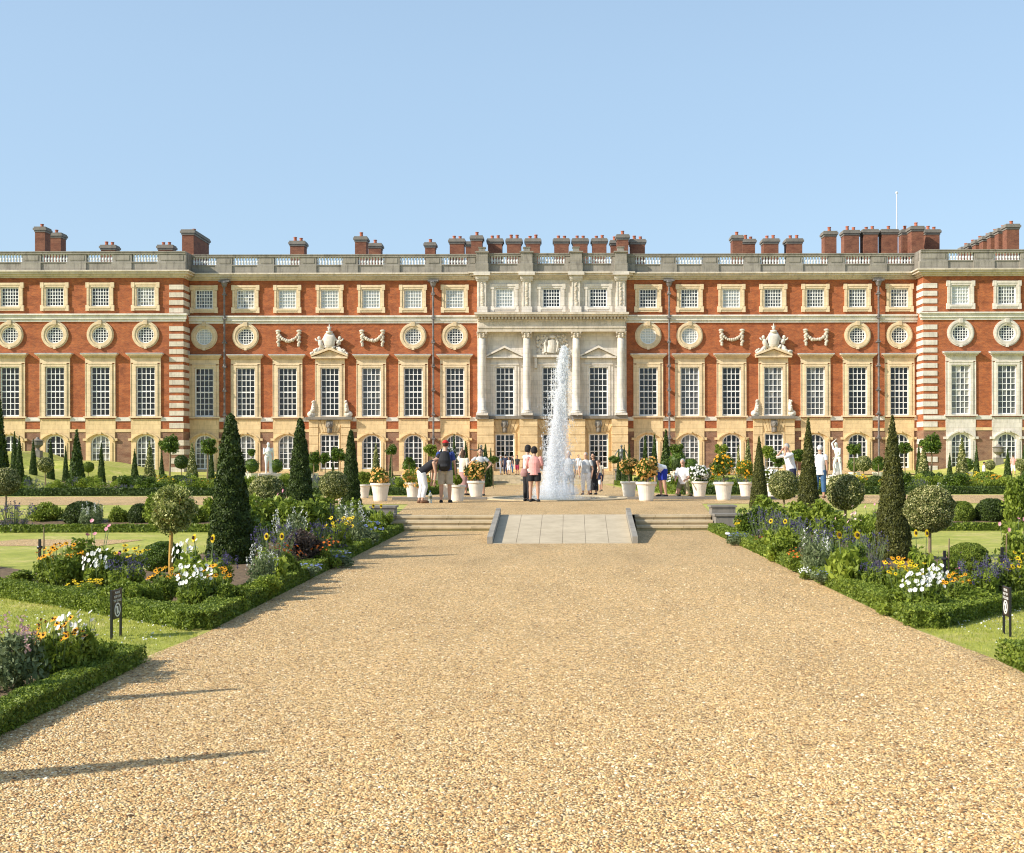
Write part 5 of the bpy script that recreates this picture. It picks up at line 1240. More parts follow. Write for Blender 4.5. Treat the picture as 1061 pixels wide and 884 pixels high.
# ---- box hedges
def hedge(pts, w, h, label, dens=2600, size=.021, mat='box', name='box_hedge'):
    o = thing(name, label, 'hedge', (0,0,0)); mb = MB(); core = MB(); rr = random.Random(len(pts)*7+int(w*100)+int(pts[0][0]*10))
    for (x0,y0),(x1,y1) in zip(pts, pts[1:]):
        L = math.hypot(x1-x0, y1-y0); ux, uy = (x1-x0)/L, (y1-y0)/L; nx, ny = -uy, ux
        ns = max(2, int(L/.5)); V = []; 
        for i in range(ns+1):
            s = L*i/ns; X, Y = x0+ux*s, y0+uy*s; z = g(X,Y)
            for a, b in ((-1,0),(-1,.93),(1,.93),(1,0)): V.append((X+nx*a*w*.44, Y+ny*a*w*.44, z+b*h-.01))
        Fq = [(i*4+k, i*4+k+1, i*4+5+k, i*4+4+k) for i in range(ns) for k in range(3)] + [(0,1,2,3),(ns*4+3,ns*4+2,ns*4+1,ns*4)]
        mb.add(V, Fq, .35)
        area = L*(w+2*h)+2*w*h; n = int(area*dens); s = rg.random(n)*(L+w)-w/2; u = rg.random(n)*(w+2*h)
        side = np.where(u < h, -1, np.where(u > h+w, 1, 0)); off = np.where(side == 0, u-h-w/2, side*w/2); zz = np.where(side == -1, u, np.where(side == 1, w+2*h-u, h))
        e1 = rg.random(n) < (w*h/area); s = np.where(e1, np.where(rg.random(n)<.5, -w*.45, L+w*.45), s); off = np.where(e1, (rg.random(n)-.5)*w, off); zz = np.where(e1, rg.random(n)*h, zz)
        rd = 1-.16*np.clip(zz/h*1.3-.5, 0, 1)*np.abs(side); off = off*rd
        bump_ = .035*np.sin(s*5.1+off*8)+.03*np.sin(s*11.3+1+off*5)+.02*np.sin(s*23+off*17); zz = zz*(1+bump_*1.3*h/.2*.8)-np.abs(rg.normal(0,.012,n)); off = off*(1+bump_)+np.sign(off)*rg.normal(0,.009,n)
        X = x0+ux*s+nx*off; Y = y0+uy*s+ny*off; gz = np.array([g(a,b) for a,b in zip(X[:1],Y[:1])])[0] if max(abs(g(x0,y0)-g(x1,y1)),0) < .01 else np.array([g(a,b) for a,b in zip(X,Y)])
        N = np.stack([nx*side+0*s, ny*side+0*s, (side==0)*1.0], 1); leaves(mb, np.stack([X,Y,zz+gz],1), unit(N+1e-3), size, .6, .7)
    mb.build('foliage', M[mat], o)
    q = MB()
    for (x0,y0),(x1,y1) in zip(pts, pts[1:]):
        L = math.hypot(x1-x0,y1-y0)
        for i in range(max(1, int(L/1.2))): 
            f = (i+.5)/max(1,int(L/1.2)); X, Y = x0+(x1-x0)*f, y0+(y1-y0)*f; q.tube([(X,Y,g(X,Y)-.02),(X,Y,g(X,Y)+h*.6)], .012, 5)
    q.build('stems', M['bark'], o); return o
hedge([(-3.20,24.9),(-3.20,17.8)], .29, .155, 'low box hedge along the gravel path, left side, far half', 3000, .020)
hedge([(-3.20,17.5),(-3.20,10.95),(-4.7,12.35),(-6.4,13.8),(-9.5,16.2)], .30, .165, 'low box hedge that turns the near corner of the left flower bed', 6500, .014)
hedge([(-3.15,4.6),(-3.15,9.0)], .19, .14, 'low box hedge along the path at the bottom left corner of the photo', 11000, .011)
hedge([(-3.35,9.1),(-4.6,8.0),(-6,6.6)], .24, .14, 'low box hedge behind the bottom left flowers', 4500, .016)
hedge([(3.42,24.9),(3.42,17.8)], .29, .155, 'low box hedge along the gravel path, right side, far half', 3000, .020)
hedge([(3.42,17.5),(3.42,10.95),(4.95,12.6),(6.5,14.2),(9.5,16.9)], .30, .165, 'low box hedge that turns the near corner of the right flower bed', 6500, .014)
hedge([(3.53,9.0),(3.53,4.6)], .30, .165, 'low box hedge at the bottom right corner of the photo', 5500, .015)
hedge([(-5.9,25.0),(-26,25.0)], .29, .155, 'long low hedge across the far side of the left lawn', 1500, .028)
hedge([(5.9,25.0),(26,25.0)], .29, .155, 'long low hedge across the far side of the right lawn', 1500, .028)
hedge([(-8.1,16.8),(-9.3,16.9)], .5, .22, 'short thick piece of hedge inside the left lawn at the photo edge', 2500, .022)
hedge([(-4.4,41.0),(-42,41.0)], .45, .26, 'dark low hedge behind the cross path on the left', 700, .04, 'yew_far')
hedge([(4.6,41.0),(42,41.0)], .45, .26, 'dark low hedge behind the cross path on the right', 700, .04, 'yew_far')
hedge([(-4.6,42),(-4.9,92)], .45, .30, 'low hedge along the left side of the far gravel path', 500, .055)
hedge([(4.8,42),(5.1,92)], .45, .30, 'low hedge along the right side of the far gravel path', 500, .055)
hedge([(-6.5,92),(-33,92)], .6, .5, 'clipped hedge below the palace terrace on the left', 260, .08, 'yew_far')
hedge([(6.7,92),(33,92)], .6, .5, 'clipped hedge below the palace terrace on the right', 260, .08, 'yew_far')
# ---- soil beds
def bed(poly, name='flower_bed'):
    q = MB(); q.add([(x,y,g(x,y)+.010) for x,y in poly], [tuple(range(len(poly)))], .5); struct(name, q, M['soil'])
bed([(-3.3,11.0),(-3.3,24.8),(-5.6,24.8),(-5.6,15.0),(-9.0,18.2),(-9.6,16.4)][::-1]); bed([(3.55,11.0),(3.55,24.8),(5.9,24.8),(5.9,15.0),(9.0,18.2),(9.6,17.0)])
bed([(-3.35,5),(-3.35,9.0),(-6.0,6.6),(-6.5,5)][::-1]); bed([(-6,25.2),(-26,25.2),(-26,26.9),(-6,26.9)][::-1]); bed([(6,25.2),(26,25.2),(26,26.9),(6,26.9)])
q = MB(); q.add([(-10.5,21.2,.006),(-7.9,21.0,.006),(-7.6,22.6,.006),(-10,22.8,.006)], [(0,1,2,3)], .5); struct('worn_gravel_patch', q, M['gravel'])

# ---- flowering plants, unit height prototypes
def flower(mb, c, nrm, r, n, seed, cup=.25, wid=.55):
    """petals as small pointed quads round a centre"""
    nrm = Vector(nrm).normalized(); a = nrm.orthogonal().normalized(); b = nrm.cross(a); c = Vector(c)
    for k in range(n):
        t = 2*math.pi*(k+seed)/n; d = a*math.cos(t)+b*math.sin(t); w = a*-math.sin(t)+b*math.cos(t); e = math.pi/n*wid*2
        mb.add([tuple(c), tuple(c+d*r*.6-w*r*e*.8+nrm*r*cup*.7), tuple(c+d*r+nrm*r*cup), tuple(c+d*r*.6+w*r*e*.8+nrm*r*cup*.7)], [(0,1,2,3)])
def make_plant(kind, seed):
    def f(root):
        R_ = random.Random(seed*13+hash(kind) % 5 if False else seed*13+len(kind)); lf = MB(); fl_ = MB(); st_ = MB(); dc = MB()
        leafm, pet = {'white':('leaf','p_white'),'orange':('leaf','p_orange'),'yellow':('leaf','p_yellow'),'sun':('bright','p_yellow'),'purple':('leaf','p_purple'),'lavender':('lavender','p_purple'),
            'green':('leaf',None),'bright':('bright',None),'pinkspike':('greyleaf','p_pink'),'whitespike':('greyleaf','p_white'),'red':('leaf','p_red'),'blue':('greyleaf','p_blue'),'bronze':('bronzeleaf',None),'rose':('leaf','p_rose'),'pink':('leaf','p_pink'),'bay':('bay',None)}[kind]
        def top(rad=.5, zlo=.6):
            a = R_.uniform(0,6.28); r = rad*math.sqrt(R_.random()); return r*math.cos(a), r*math.sin(a), zlo+(1-zlo)*R_.uniform(.2,1)*(1-(r/rad)**2*.35)
        nl, sz, blobs = 1500, .050, [(0,0,.35,.33)]+[(R_.uniform(-.3,.3),R_.uniform(-.3,.3),R_.uniform(.18,.62),R_.uniform(.15,.26)) for _ in range(8)]
        if kind in ('green','bright','bay','bronze'): nl = 2300; blobs = [(0,0,.4,.36)]+[(R_.uniform(-.34,.34),R_.uniform(-.34,.34),R_.uniform(.2,.82),R_.uniform(.13,.25)) for _ in range(12)]
        if kind == 'lavender': nl = 500; sz = .035; blobs = [(0,0,.15,.34)]
        if kind == 'sun': nl = 500; sz = .085
        loose(lf, blobs, nl, sz, seed, .9, .45, .5 if kind != 'whitespike' else .3)
        def st1(x, y, z, r=.008): st_.tube([(x*.35,y*.35,0),(x*.75,y*.75,z*.55),(x,y,z)], [r,r*.8,r*.6], 4)
        if kind in ('white','rose','pink'):
            for k in range({'white':40,'rose':7,'pink':20}[kind]):
                x,y,z = top(.52,.45) if kind != 'rose' else top(.45,.3); st1(x,y,z-.01); flower(fl_, (x,y,z), (x*1.2+R_.uniform(-.7,.5)-.2, y*1.2-R_.uniform(.1,1.2), R_.uniform(.2,1)), {'white':R_.uniform(.038,.062),'pink':.04,'rose':.034}[kind], 5, R_.random(), .3, .62)
        if kind in ('orange','yellow'):
            for k in range(22):
                x,y,z = top(.5,.6); st1(x,y,z); nn = (R_.uniform(-.4,.2), R_.uniform(-.9,-.1), .9); r = R_.uniform(.045,.075); flower(fl_, (x,y,z), nn, r, 11, R_.random(), .05, .6)
                n_ = Vector(nn).normalized()*.012; dc.ball((x+n_.x,y+n_.y,z+n_.z), r*.28, 6)
        if kind == 'sun':
            for k in range(2):
                a = k*2.1+R_.random(); x,y,z = .22*math.cos(a), .22*math.sin(a), R_.uniform(.78,1.0); st_.tube([(x*.3,y*.3,0),(x*.8,y*.8,z*.6),(x,y,z)], [.018,.014,.011], 6)
                nn = (R_.uniform(-.4,.3), -1, R_.uniform(.1,.4)); flower(fl_, (x,y-.01,z), nn, .078, 15, 0, .1, .6); flower(fl_, (x,y-.015,z), nn, .06, 15, .5, .25, .6)
                n_ = Vector(nn).normalized()*.02; dc.ball((x+n_.x,y+n_.y-.01,z+n_.z), .034, 8)
                for j in range(6):
                    zz = z*(.2+.11*j); b = R_.random()*6.28; P = np.array([(x*.8+.12*math.cos(b), y*.8+.12*math.sin(b), zz)]); leaves(lf, P, np.array([(0,-.3,1.)]), .11, .6, .35)
        if kind in ('purple','lavender','pinkspike','whitespike'):
            ns = {'purple':26,'lavender':60,'pinkspike':20,'whitespike':13}[kind]
            for k in range(ns):
                x,y,z = top(.5,.62 if kind != 'lavender' else .5); st1(x,y,z,.006); L = {'purple':.22,'lavender':.13,'pinkspike':.26,'whitespike':.24}[kind]; m = {'purple':22,'lavender':8,'pinkspike':26,'whitespike':18}[kind]
                P = np.array([(x+R_.gauss(0,.012*(1+m/20)), y+R_.gauss(0,.012*(1+m/20)), z-L*R_.random()) for _ in range(m)]); leaves(fl_, P, np.tile([0,0,1.],(m,1)), .018 if kind != 'pinkspike' else .024, .7, 1)
        if kind in ('red','blue'):
            for k in range(34):
                x,y,z = top(.5,.55); flower(fl_, (x,y,z), (x,y-.4,.8), R_.uniform(.03,.05), 5, R_.random(), .2, .8)
        lf.build('foliage', M[leafm], root)
        if fl_.V: fl_.build('blossoms', M[pet], root)
        if dc.V: dc.build('flower_centres', M['disc'], root)
        if st_.V: st_.build('stems', M['stem'], root)
    return f
NAMES = {'white':('white_flowering_plant','white flowering mallow'),'orange':('orange_daisy_plant','orange daisies'),'yellow':('yellow_daisy_plant','yellow daisies'),'sun':('sunflower_plant','sunflowers'),'purple':('purple_salvia','purple salvia'),
 'lavender':('lavender_plant','grey purple lavender'),'green':('leafy_shrub','green leafy shrub'),'bright':('leafy_shrub','bright green leafy plant'),'pinkspike':('pink_flowering_plant','pale pink flower spikes'),'whitespike':('white_spiked_plant','grey leaved plant with white flower spikes'),
 'red':('red_flowering_plant','low plant with orange red flowers'),'blue':('blue_flowering_plant','low plant with pale blue flowers'),'bronze':('bronze_leaved_plant','dark bronze leaved plant'),'rose':('rose_bush','rose bush with a few pink blooms'),'pink':('pink_flowering_plant','small pale pink flowers'),'bay':('leafy_shrub','dark green leafy shrub')}
CATS = {'white':'flower','orange':'flower','yellow':'flower','sun':'sunflower','purple':'flower','lavender':'lavender','green':'shrub','bright':'plant','pinkspike':'flower','whitespike':'flower','red':'flower','blue':'flower','bronze':'plant','rose':'rose bush','pink':'flower','bay':'shrub'}
def plant(kind, px, base, h, w, where, Y=None):
    X, YY, z = at(px, base) if Y is None else atY(px, Y); k = YY/F_PX
    return instance(('plant', kind, random.randint(0,1)), make_plant(kind, random.randint(0,50)), NAMES[kind][1]+' '+where, CATS[kind], NAMES[kind][0], (X,YY,z), (w*k, w*k, h*k*1.0), rz=random.uniform(-.5,.3) if kind in ('sun','white','orange','yellow') else None)
# left near corner bed
for a in [('pinkspike',14,716,84,66,'at the bottom left edge of the photo'),('orange',58,712,76,60,'between the pink spikes and the white flowers at the bottom left'),('orange',30,700,52,44,'behind the pink spikes at the bottom left'),('white',80,704,74,56,'at the right end of the bottom left bed'),('green',106,700,40,30,'filling the tip of the bottom left bed'),
 # left main bed, front diagonal
 ('orange',66,614,56,48,'right of the black stake in the left bed'),('orange',48,612,48,30,'touching the black stake in the left bed'),('rose',92,610,74,70,'tall behind the white flowers on the left'),('white',104,616,50,36,'left of the purple flowers in the left bed'),('purple',132,620,50,44,'in the middle of the left bed front'),('yellow',128,608,44,60,'above the purple flowers in the left bed'),
 ('green',118,634,34,36,'low behind the left notice'),('green',140,634,38,34,'with long leaves right of the left notice'),('orange',170,628,44,38,'in front of the ochre trunk'),('white',200,634,54,44,'right of the ochre trunk in the left bed'),('sun',210,622,66,50,'behind the white flowers right of the ochre trunk'),
 ('white',196,612,56,34,'just behind the front white flowers by the ochre trunk'),('orange',222,630,48,42,'at the foot of the tallest left yew cone'),('green',235,634,34,36,'at the hedge corner below the orange daisies'),('bay',176,618,30,40,'dark and low round the ochre trunk'),('purple',228,612,44,40,'against the base of the tallest left yew cone'),
 ('yellow',88,620,22,40,'short and sparse below the tall rose bush'),('bright',158,632,30,30,'between the salvia and the ochre trunk'),('green',20,606,18,40,'low at the left end of the diagonal hedge'),
 # left along the path
 ('whitespike',268,618,58,38,'in front right of the tallest left yew cone'),('sun',284,612,58,36,'with one large head beside the white spikes on the left'),('bright',272,622,30,42,'low beneath the white spikes on the left'),('lavender',284,592,56,50,'behind the sunflower right of the tallest left yew'),('red',300,604,44,36,'right of the large sunflower head on the left'),
 ('bronze',318,590,42,44,'behind the orange red flowers on the left'),('whitespike',304,586,68,46,'below the second left yew cone'),('green',284,568,62,56,'below the variegated ball on the left'),('green',318,568,56,50,'at the foot of the second left yew cone'),('bay',262,575,50,40,'between the tallest yew and the variegated ball'),
 ('lavender',342,578,46,44,'in the middle of the left bed'),('red',334,590,34,34,'in the middle of the left bed near the hedge'),('yellow',352,577,46,34,'in the far half of the left bed'),('whitespike',362,570,58,40,'right of the second left yew cone'),('blue',350,588,20,34,'edging the hedge in the left bed'),('green',368,562,50,40,'below the third left yew cone'),
 ('blue',380,566,28,34,'near the far end of the left bed'),('sun',390,558,36,22,'at the far end of the left bed'),('lavender',348,558,40,40,'left of the third left yew cone'),('green',338,556,40,50,'under the small variegated standard on the left'),('bay',378,555,36,30,'near the end of the left hedge'),('blue',316,600,18,34,'between red flowers and hedge on the left'),
 ('rose',300,556,60,50,'between the first two left yew cones'),('green',326,548,42,50,'just in front of the second left yew'),('green',398,552,26,20,'at the very end of the left bed'),('bright',250,556,30,30,'peeping from behind the tallest left yew'),
 # far strip behind the left lawn
 ('lavender',14,550,34,54,'behind the lawn at the left edge'),('whitespike',95,549,34,26,'before the dark ball on the left'),('green',228,549,40,36,'left of the tallest left yew at the lawn hedge'),('green',165,549,44,46,'behind the golden standard tree'),('bright',190,549,34,34,'right of the golden standard tree by the lawn hedge'),
 # right bed along the path
 ('yellow',768,560,24,22,'at the far end of the right bed'),('blue',765,566,16,26,'at the far end of the right bed'),('red',792,574,22,24,'near the far end of the right bed'),('lavender',792,566,44,38,'below the third right yew cone'),('bay',776,560,36,30,'left of the third right yew cone'),('bright',800,548,36,48,'right of the third right yew cone'),
 ('sun',806,578,38,34,'near the hedge in the far half of the right bed'),('bright',810,584,40,38,'with broad leaves near the hedge on the right'),('lavender',816,572,44,46,'beneath the second right yew cone'),('bright',826,560,42,50,'behind the lavender, left of the second right yew'),('lavender',840,578,46,46,'in front of the second right yew cone'),
 ('red',828,594,26,30,'near the hedge in the middle of the right bed'),('whitespike',846,600,56,42,'in the middle of the right bed'),('bright',862,562,46,48,'below the variegated ball on the right'),('pink',888,574,52,46,'left of the tallest right yew cone'),('lavender',868,590,50,46,'right of the white spikes in the right bed'),('blue',856,608,20,36,'edging the hedge in the right bed'),
 ('sun',880,614,62,50,'left of the lavender by the tallest right yew'),('bright',880,608,42,40,'with broad leaves at the hedge, right bed'),('green',900,578,46,40,'behind the tallest right yew'),('lavender',902,596,50,40,'against the left foot of the tallest right yew'),('purple',912,620,44,42,'in front of the tallest right yew'),('green',858,578,44,40,'behind the middle lavender on the right'),
 ('white',835,602,14,16,'as a small patch by the hedge on the right'),('bay',876,600,36,36,'low behind the right sunflowers'),
 # right near corner
 ('yellow',938,630,52,44,'left of the pale trunk in the right bed'),('white',954,642,52,48,'in front of the pale trunk in the right bed'),('orange',930,622,46,34,'beside the tallest right yew foot'),('green',934,640,34,40,'at the near corner of the right bed'),('white',972,628,44,34,'right of the pale trunk'),('sun',955,612,60,30,'behind the pale trunk, a single head'),
 ('orange',993,634,42,36,'between the pale trunk and the purple salvia'),('purple',1014,632,58,48,'in the right bed, left clump'),('purple',1036,628,56,44,'behind the right notice'),('yellow',1056,628,56,40,'at the right edge of the photo'),('green',1018,636,28,50,'low along the right diagonal hedge'),('rose',1054,600,76,50,'tall at the right edge of the photo'),
 ('green',985,640,24,34,'low at the foot of the stake on the right'),('rose',980,608,44,36,'on the black stake right of the pale trunk'),
 ('green',960,550,36,40,'by the hedge behind the right variegated standard'),('green',1052,549,60,36,'at the lawn hedge on the right edge'),('rose',910,560,46,44,'behind the right bed, left of the tallest yew'),('lavender',944,549,30,40,'at the lawn hedge on the right')]: plant(*a)
# ---- mid-distance bedding behind the cross path
rb = random.Random(21); GR = 'loose bedding plants filling the parterre beyond the cross path'
KL = {'green':'green leafy bedding plant in the parterre beyond the cross path','bright':'bright green bedding plant in the parterre beyond the cross path','orange':'orange flowering bedding plant in the parterre beyond the cross path','yellow':'yellow flowering bedding plant in the parterre beyond the cross path',
      'white':'white flowering bedding plant in the parterre beyond the cross path','bay':'dark green bedding shrub in the parterre beyond the cross path','lavender':'purple grey lavender in the parterre beyond the cross path','pink':'pink flowering bedding plant in the parterre beyond the cross path'}
def bedding(px, Y, kind, hpx, wpx):
    X, Y, z = atY(px, Y); k = Y/F_PX
    instance(('plant', kind, 0), make_plant(kind, 5), KL[kind], 'bedding plant', NAMES[kind][0], (X,Y,z), (wpx*k, wpx*k, hpx*k), group=KL[kind].replace('plant in','plants in').replace('lavender in','lavenders in').replace('shrub in','shrubs in'))
for i in range(275):
    px = rb.uniform(-5, 1066); Y = rb.choice((43.5, 46, 50, 56, 64, 74))
    half = 5.6/Y*F_PX
    if abs(px-571) < half: continue
    if px < 130 and Y > 57 and rb.random() < .6: continue
    bedding(px, Y, rb.choice(('green','green','bright','bay','orange','yellow','white','lavender','green','bay','pink')), rb.uniform(11,23)*(1 if Y < 60 else .7), rb.uniform(13,26)*(1 if Y < 60 else .8))
for s in (-1,1):
    for j in range(13):
        Y = 44+j*3.6; X = .2+s*rb.uniform(5.9,7.2); bedding(VX+X*F_PX/Y, Y, rb.choice(('green','yellow','bright','orange','lavender')), rb.uniform(16,22)*44/Y, rb.uniform(22,30)*44/Y)

# ---- terrace pots
def make_pot(flw, leafm, rad, zc, trunk, squash=.9):
    def f(root):
        q = MB(); q.lathe([(.15,0),(.165,.03),(.185,.20),(.215,.37),(.235,.39),(.245,.40),(.245,.45),(.215,.45),(.205,.41),(.0,.40)], 26); q.build('pot', M['pot'], root, smooth=False)
        MB().lathe([(.20,.40),(.20,.415)], 16).build('soil', M['soil'], root)
        if trunk:
            q = MB(); stem(q, [(0,0,.4),(.01,0,.52),(-.01,.01,.64),(0,0,zc)], .022, .016, 7)
            for k in range(6): a = k*1.05; stem(q, [(0,0,zc-.12),(math.cos(a)*rad*.6,math.sin(a)*rad*.6,zc+.05)], .010, .004, 4)
            q.build('trunk', M['bark'], root)
        mb = MB(); bl = [(0,0,zc,rad*.72)]+[(*(unit(rg.normal(0,1,(1,3)))[0]*rad*.62*np.array([1,1,squash])+np.array([0,0,zc])), rad*rg.uniform(.25,.42)) for _ in range(14)]
        loose(mb, bl, 4200, .022, 1, .9, .55); mb.build('foliage', M[leafm], root)
        if flw:
            fl_ = MB(); m = 330 if flw != 'p_orange' else 120; d = unit(rg.normal(0,1,(m,3))); bb_ = np.array(bl)[rg.choice(len(bl), m)]; P = bb_[:,:3]+d*bb_[:,3:4]*1.08
            for p, dd in zip(P, d): flower(fl_, p, (dd[0], dd[1]-.3, dd[2]+.2), random.uniform(.020,.034), 5, random.random(), .3, .9)
            fl_.build('blossoms', M[flw], root)
    return f
def pot(px, base, w, flw, leafm, rpx, cy, label, trunk=True):
    X, Y, z = at(px, base); k = Y/F_PX; s = w*k/.47; rad = rpx*k/s; zc = (HC+(HY-cy)*k-z)/s
    r = thing('potted_plant', label, 'potted plant', (X,Y,z)); make_pot(flw, leafm, rad, zc, trunk)(r); r.scale = (s,s,s)
pot(376.5,516,15,None,'leaf',9,494,'white pot with a leafy green bush, farthest left on the terrace',False)
pot(394,519.3,20,'p_apricot','bay',12,494,'white pot with apricot flowers, second from the left',False)
pot(428,516,17,'p_apricot','leaf',14,494.5,'white pot with a wide apricot flowering bush behind the bending woman',False)
pot(465,515.5,15,'p_white','bay',10,471,'white pot with a tall white flowering standard behind the man in the red cap')
pot(473.5,519.6,18,None,'leaf',6,497,'white pot with a pale bare trunk right of the man in the red cap')
pot(493,515.3,18,'p_apricot','bay',13,488,'white pot with a round apricot flowering standard left of the jet')
pot(651.6,515.3,17,'p_apricot','bay',11,483,'white pot with an apricot standard right of the jet, smaller one behind')
pot(669.5,519.6,21,'p_apricot','bay',13.5,485,'white pot with the largest apricot standard right of the jet')
pot(724.6,515.3,17,'p_white','bay',12.5,492,'white pot with a dense white flowering bush beside the kneeling man',False)
pot(749.6,519,20,'p_orange','bay',16,484,'white pot with a dark green standard dotted with orange flowers')
pot(773,515.3,16,'p_orange','leaf',11,485,'white pot with bright orange flowers, right of the dark green standard')
pot(799,516.5,16,'p_white','leaf',10,493,'white pot half hidden by the third right yew cone',False)
# white pots with small standards on the palace forecourt
ps = [(232,83),(261,80),(286,82),(324,84),(424,82),(450,84),(702,62.5),(716,84),(851,84),(885,82),(909.5,83),(1002,84)]
for i, (px, Y) in enumerate(ps):
    X, Y, z = atY(px, Y); zt = .0
    def mk(root):
        q = MB(); q.lathe([(.22,0),(.25,.05),(.28,.3),(.34,.52),(.36,.62),(.30,.62),(.0,.55)], 14); q.build('pot', M['pot'], root); 
        q = MB(); revolve(q, ballp(.42), .84, 500, .05, 3, .1, .7, True, .66); q.build('foliage', M['bay'], root)
    instance('fpot', mk, ['white urn with a small round bush far behind the tallest left yew','white urn in front of the arched window left of the left marble statue','white urn right of the left marble statue','white urn left of the second left yew tip','white urn behind the left terrace pots','white urn above the back of the bending woman',
      'white urn with a clipped ball above the kneeling man','white urn far behind the white flowering pot','white urn behind the second right yew cone','white urn right of the right marble statue','white urn left of the tallest right yew cone','white urn below the tallest pale cone on the right'][i], 'urn', 'planted_urn', (X,Y,z+.25 if Y > 70 else z+.3), 1.1)
for px, lab, Y in ((39,'dark grey stone urn on the left bank','99'),(1034.5,'dark grey stone urn on the right bank near two people','97')):
    X, Y, z = atY(px, float(Y)); u = thing('stone_urn', lab, 'urn', (X,Y,z))
    MB().box(-.3,.3,-.3,.3,-.2,.5).build('pedestal', M['grey'], u); MB().lathe([(.22,.5),(.12,.6),(.14,.7),(.42,.95),(.45,1.2),(.38,1.25),(.5,1.32),(.2,1.42),(.08,1.6)], 14).build('vase', M['grey'], u)

# ---- signs, stakes and labels
def notice(px, base, lab, rz, h=.42, flip=1):
    X, Y, z = at(px, base); t = thing('notice_sign', lab, 'sign', (X,Y,0), rz); w = .19
    for x in (-w/2, w/2): MB().box(x-.012, x+.012, -.008, .008, -.03, h).build('post', M['black'], t)
    MB().box(-w/2+.013, w/2-.013, -.010, .004, h*.40, h*.99).build('board', M['signface'], t)
    for i, s in enumerate(('PLEASE','KEEP OFF','THE GRASS')): text(s, .030, 0, -.012, h*(.93-.082*i), 'signwhite', t, ext=.0008, sx=.95)
    q = MB(); zc = h*.58; n = 28
    for k in range(n):
        t0, t1 = 2*math.pi*k/n, 2*math.pi*(k+1)/n; q.prism([(r*math.cos(a), zc+r*math.sin(a)) for r, a in ((.048,t0),(.060,t0),(.060,t1),(.048,t1))], -.014, -.0105)
    q.prism([(-.040,zc+.032),(-.032,zc+.040),(.040,zc-.032),(.032,zc-.040)], -.0145, -.0105); q.prism([(-.012,zc-.034),(.006,zc-.036),(.016,zc),(.010,zc+.032),(-.010,zc+.030),(-.016,zc+.004)], -.0135, -.0105)
    q.build('emblem', M['signwhite'], t)
notice(120, 661, 'small dark notice on two posts with a ringed emblem on the left lawn', R(87))
notice(1043, 660, 'small black notice on two posts seen almost edge on, on the right lawn', R(-95))
def stake(px, base, top, lab):
    X, Y, z = at(px, base); h = (base-top)*Y/F_PX; t = thing('plant_stake', lab, 'stake', (X,Y,z)); MB().box(-.013,.013,-.013,.013,-.05,h).build('post', M['black'], t)
    q = MB(); stem(q, [(.05,0,0),(.045,.01,h*.6),(.05,0,h*1.25)], .010, .007, 6); q.build('rose_stem', M['bark'], t); q = MB(); q.lathe([(.03,h*.8),(.036,h*.82),(.036,h*.84),(.03,h*.86)], 8); q.build('tie', M['black'], t)
stake(41, 608, 558, 'black wooden plant stake in the left bed, nearest the left edge'); stake(978.5, 622, 572, 'black plant stake just right of the pale trunk in the right bed'); stake(1038, 625, 568, 'black plant stake behind the right notice'); stake(124, 600, 570, 'thin stake behind the tall rose bush on the left')
def label_(px, base, lab, rz=0):
    X, Y, z = at(px, base); t = thing('plant_label', lab, 'plant label', (X,Y,z), rz); MB().box(-.006,.006,-.004,.004,-.03,.16).build('spike', M['black'], t)
    q = MB(); q.tube([(0,.0,.165),(0,-.006,.172)], [.045,.045], 18, ell=((1,0,0),[.032,.032])); q.build('disc', M['signwhite'], t)
label_(891.5, 612, 'small oval white plant label on a black spike by the right hedge', .3); label_(753.5, 563, 'tiny dark plant label at the far end of the right hedge', .2)

# ---- grass blades on the near lawns
def blades(areas, n, name):
    out = MB()
    for (x0,x1,y0,y1,inside), m in zip(areas, n):
        X = rg.uniform(x0,x1,m); Y = 1/rg.uniform(1/y1,1/y0,m); k = inside(X,Y); X, Y = X[k], Y[k]; m = len(X)
        a = rg.random(m)*6.28; h = rg.uniform(.008,.022,m)*(1+.4*(Y>10)); w = .0022*(Y/8); dx, dy = np.cos(a)*w, np.sin(a)*w; lx_, ly_ = rg.normal(0,.009,m), rg.normal(0,.009,m)
        V = np.stack([np.stack([X-dx,Y-dy,X*0],1), np.stack([X+dx,Y+dy,X*0],1), np.stack([X+lx_,Y+ly_,h],1)], 1).reshape(-1,3)
        pn = .5+.5*np.sin(X*2.3+np.sin(Y*1.7)*2)*np.sin(Y*1.9+X*.7); v = np.clip(rg.random(m)*.62+.38*(pn>.7)*rg.random(m)+.0, 0, 1)
        out.add(V, np.arange(m*3).reshape(m,3), np.repeat(v,3))
    o = out.build(name, M['grass']); o['kind'] = 'stuff'
inL = lambda X,Y: (X < -3.05) & (Y > 9.2+(-3.3-X)*.0) & (Y-11.0 < (-3.35-X)*.93-.15) | ((X < -3.5) & (Y < 9.9) & (Y > 9.0-(-3.4-X)*.9+.2) & (Y-11.0 < (-3.35-X)*.93-.15))
inR = lambda X,Y: (X > 3.30) & (Y > 9.3) & (Y-11.0 < (X-3.5)*1.05-.1) | ((X > 3.85) & (Y < 9.6))
blades([(-9.5,-3.03,6.5,17,inL),(3.28,9.5,8,17,inR)], [150000,90000], 'grass')
def clover():
    m = 420; X = np.concatenate([rg.uniform(-6,-3.2,m), rg.uniform(3.6,6,m)]); Y = np.concatenate([rg.normal(11,.9,m), rg.normal(11.2,.8,m)]); k = inL(X,Y)|inR(X,Y); X, Y = X[k], Y[k]
    mb = MB(); P = np.stack([X,Y,X*0+.022],1); leaves(mb, P, np.tile([0,-.5,1.],(len(X),1)), .008, 1, .4); o = mb.build('clover_flowers', M['p_white']); o['kind'] = 'stuff'
clover()

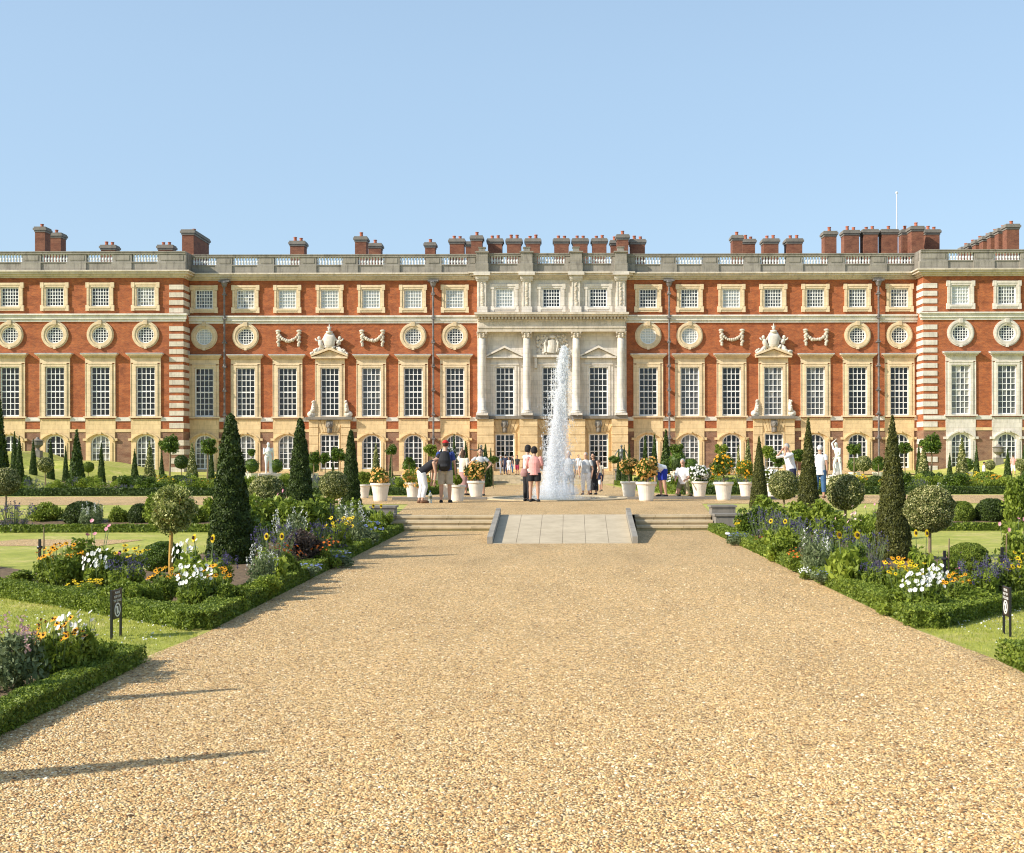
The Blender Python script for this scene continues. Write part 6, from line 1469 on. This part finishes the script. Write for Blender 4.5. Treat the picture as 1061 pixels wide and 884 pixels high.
# ------------------------------------------------------------------ light, sky, camera
EL, AZ = R(32), R(24)
sd = Vector((-math.cos(AZ)*math.cos(EL), -math.sin(AZ)*math.cos(EL), math.sin(EL)))
su = bpy.data.lights.new('sun', 'SUN'); su.energy = 5.0; su.angle = R(.53); su.color = (1.0,.93,.82)
so = bpy.data.objects.new('sun', su); C.objects.link(so); so.rotation_euler = (-sd).to_track_quat('-Z','Y').to_euler()
w = bpy.data.worlds.new('World'); scene.world = w; w.use_nodes = True; nt = w.node_tree
sky = nt.nodes.new('ShaderNodeTexSky'); sky.sky_type = 'NISHITA'; sky.sun_disc = False; sky.sun_elevation = EL; sky.sun_rotation = math.atan2(sd.x, sd.y)
sky.air_density = 1.0; sky.dust_density = 1.2; sky.ozone_density = .6
tcw = nd(nt, 'ShaderNodeTexCoord'); sxw = nd(nt, 'ShaderNodeSeparateXYZ'); nt.links.new(tcw.outputs['Generated'], sxw.inputs[0])
mrw = nd(nt, 'ShaderNodeMapRange'); nt.links.new(sxw.outputs['Z'], mrw.inputs['Value']); mrw.inputs['From Min'].default_value = .3; mrw.inputs['From Max'].default_value = .9
mrw.inputs['To Min'].default_value = .62; mrw.inputs['To Max'].default_value = .1
nt.links.new(mix(nt, mrw.outputs['Result'], sky.outputs[0], (2.75,3.95,5.3)), nt.nodes['Background'].inputs[0]); nt.nodes['Background'].inputs[1].default_value = .15
cam = bpy.data.cameras.new('camera'); co = bpy.data.objects.new('camera', cam); C.objects.link(co); scene.camera = co
cam.sensor_fit = 'HORIZONTAL'; cam.sensor_width = 36; cam.lens = 36*F_PX/1061; cam.shift_x = -(VX-530.5)/1061; cam.shift_y = (HY-442)/1061
cam.clip_start = .1; cam.clip_end = 6000; co.location = (0,0,HC); co.rotation_euler = (Matrix.Rotation(R(90),3,'X') @ Matrix.Rotation(R(-.12),3,'Z')).to_euler()
vs = scene.view_settings; vs.view_transform = 'Standard'; vs.look = 'None'; vs.exposure = 0.30; vs.gamma = 1; vs.use_curve_mapping = False
scene.render.resolution_x = 1024; scene.render.resolution_y = 853
scene.render.engine = 'CYCLES'; scene.cycles.max_bounces = 6; scene.cycles.transparent_max_bounces = 20; scene.cycles.filter_width = 1.15; scene.cycles.volume_bounces = 3
